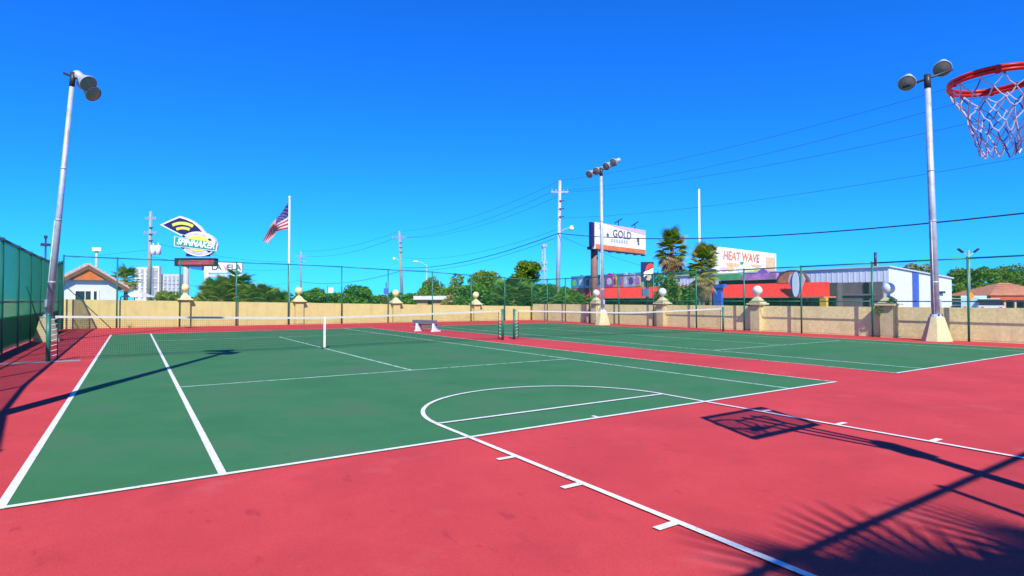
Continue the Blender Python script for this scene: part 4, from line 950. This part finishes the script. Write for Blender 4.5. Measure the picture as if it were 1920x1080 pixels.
tt = thing('market_tent', 'white and lilac tent roof behind the wall beside the gabled house', 'tent', spot(259, 50), -YAW)
MB().frustum((0,0), 1.9, .2, hgt(557, 50), hgt(545, 50)).build('canopy', M_lil, tt)
for sx_, sy_ in ((-1, -1), (1, -1), (1, 1), (-1, 1)): MB().tube((0.9*sx_, 0.9*sy_, -.05), (0.9*sx_, 0.9*sy_, hgt(557, 50)), .04, n=6).build('leg', M_galv, tt)

def vehicle(name, label, b, d, rz, m, L=4.6, W=1.8, H=1.55, box=False):
    t = thing(name, label, 'van' if box else 'car', spot(b, d, -.045), rz, 'vehicles parked beyond the wall')
    if box: prof = [(-L/2, .35), (L/2, .35), (L/2, 1.0), (L/2-.5, 1.25), (L/2-1.1, H), (-L/2+.05, H), (-L/2, H-.15)]
    else: prof = [(-L/2, .35), (L/2, .35), (L/2, .75), (L/2-.3, .88), (L/2-1.1, .98), (-L/2+.7, 1.0), (-L/2, .92)]
    MB().prism(prof, -W/2, W/2).build('body', m, t)
    if not box: 
        MB().prism([(-L/2+.6, .98), (L/2-1.15, .96), (L/2-1.85, H-.04), (-L/2+1.2, H-.04)], -W/2+.12, W/2-.12).build('cabin', M_glass, t)
        MB().prism([(-L/2+1.15, H-.035), (L/2-1.8, H-.035), (L/2-1.95, H+.02), (-L/2+1.25, H+.02)], -W/2+.14, W/2-.14).build('roof', m, t)
    else:
        for s in (-1, 1):
            MB().prism([(L/2-1.9, 1.05), (L/2-.75, 1.05), (L/2-1.15, H-.15), (L/2-1.9, H-.15)], s*W/2-.01 if s > 0 else -W/2-.01, s*W/2+.01 if s > 0 else -W/2+.01).build('side_window', M_glass, t)
    for x in (-L/2+.8, L/2-.85):
        for s in (-1, 1):
            wh = MB().tube((x, s*(W/2-.2), .32), (x, s*(W/2+.01), .32), .32, n=16).build('wheel', M_black, t)
            MB().tube((x, s*(W/2-.05), .32), (x, s*(W/2+.02), .32), .18, n=12).build('rim', M_galv, wh)
    for s in (-1, 1):
        MB().box(L/2-.06, L/2+.01, s*.62-.15, s*.62+.15, .62, .76).build('headlight', M_sign, t); MB().box(-L/2-.01, -L/2+.06, s*.65-.12, s*.65+.12, .7, .88).build('tail_light', M_red, t)
    return t
vehicle('parked_van', 'pale blue van beyond the right wall below the orange sign', 1826, 56, .3, mat('van_blue', (.42, .60, .70), .3, .05, 2), 5.0, 1.9, 1.9, True)
vehicle('parked_car', 'silver car beyond the right wall next to the white building', 1800, 60, .2, mat('car_silver', (.40, .42, .48), .3, .05, 2), 4.6, 1.8, 1.65)
vehicle('parked_car', 'white car beyond the right wall left of the pavilion', 1852, 54, .4, mat('car_white', (.62, .64, .70), .3, .05, 2), 4.6, 1.8, 1.6)
# weed at the foot of the far wall
wdm = MB(); Rw = random.Random(9)
for k in range(9):
    a = Rw.uniform(0, 6.28); wdm.tube((0,0,0), (.16*math.cos(a), .1*math.sin(a), Rw.uniform(.12, .34)), .008, .003, 4, k % 2)
wdo = wdm.build('weed', [M_leafC, M_bark]); wdo.location = (.62, wby(.6)-.12, 0); tag(wdo, 'small dry weed at the foot of the far wall', 'plant')
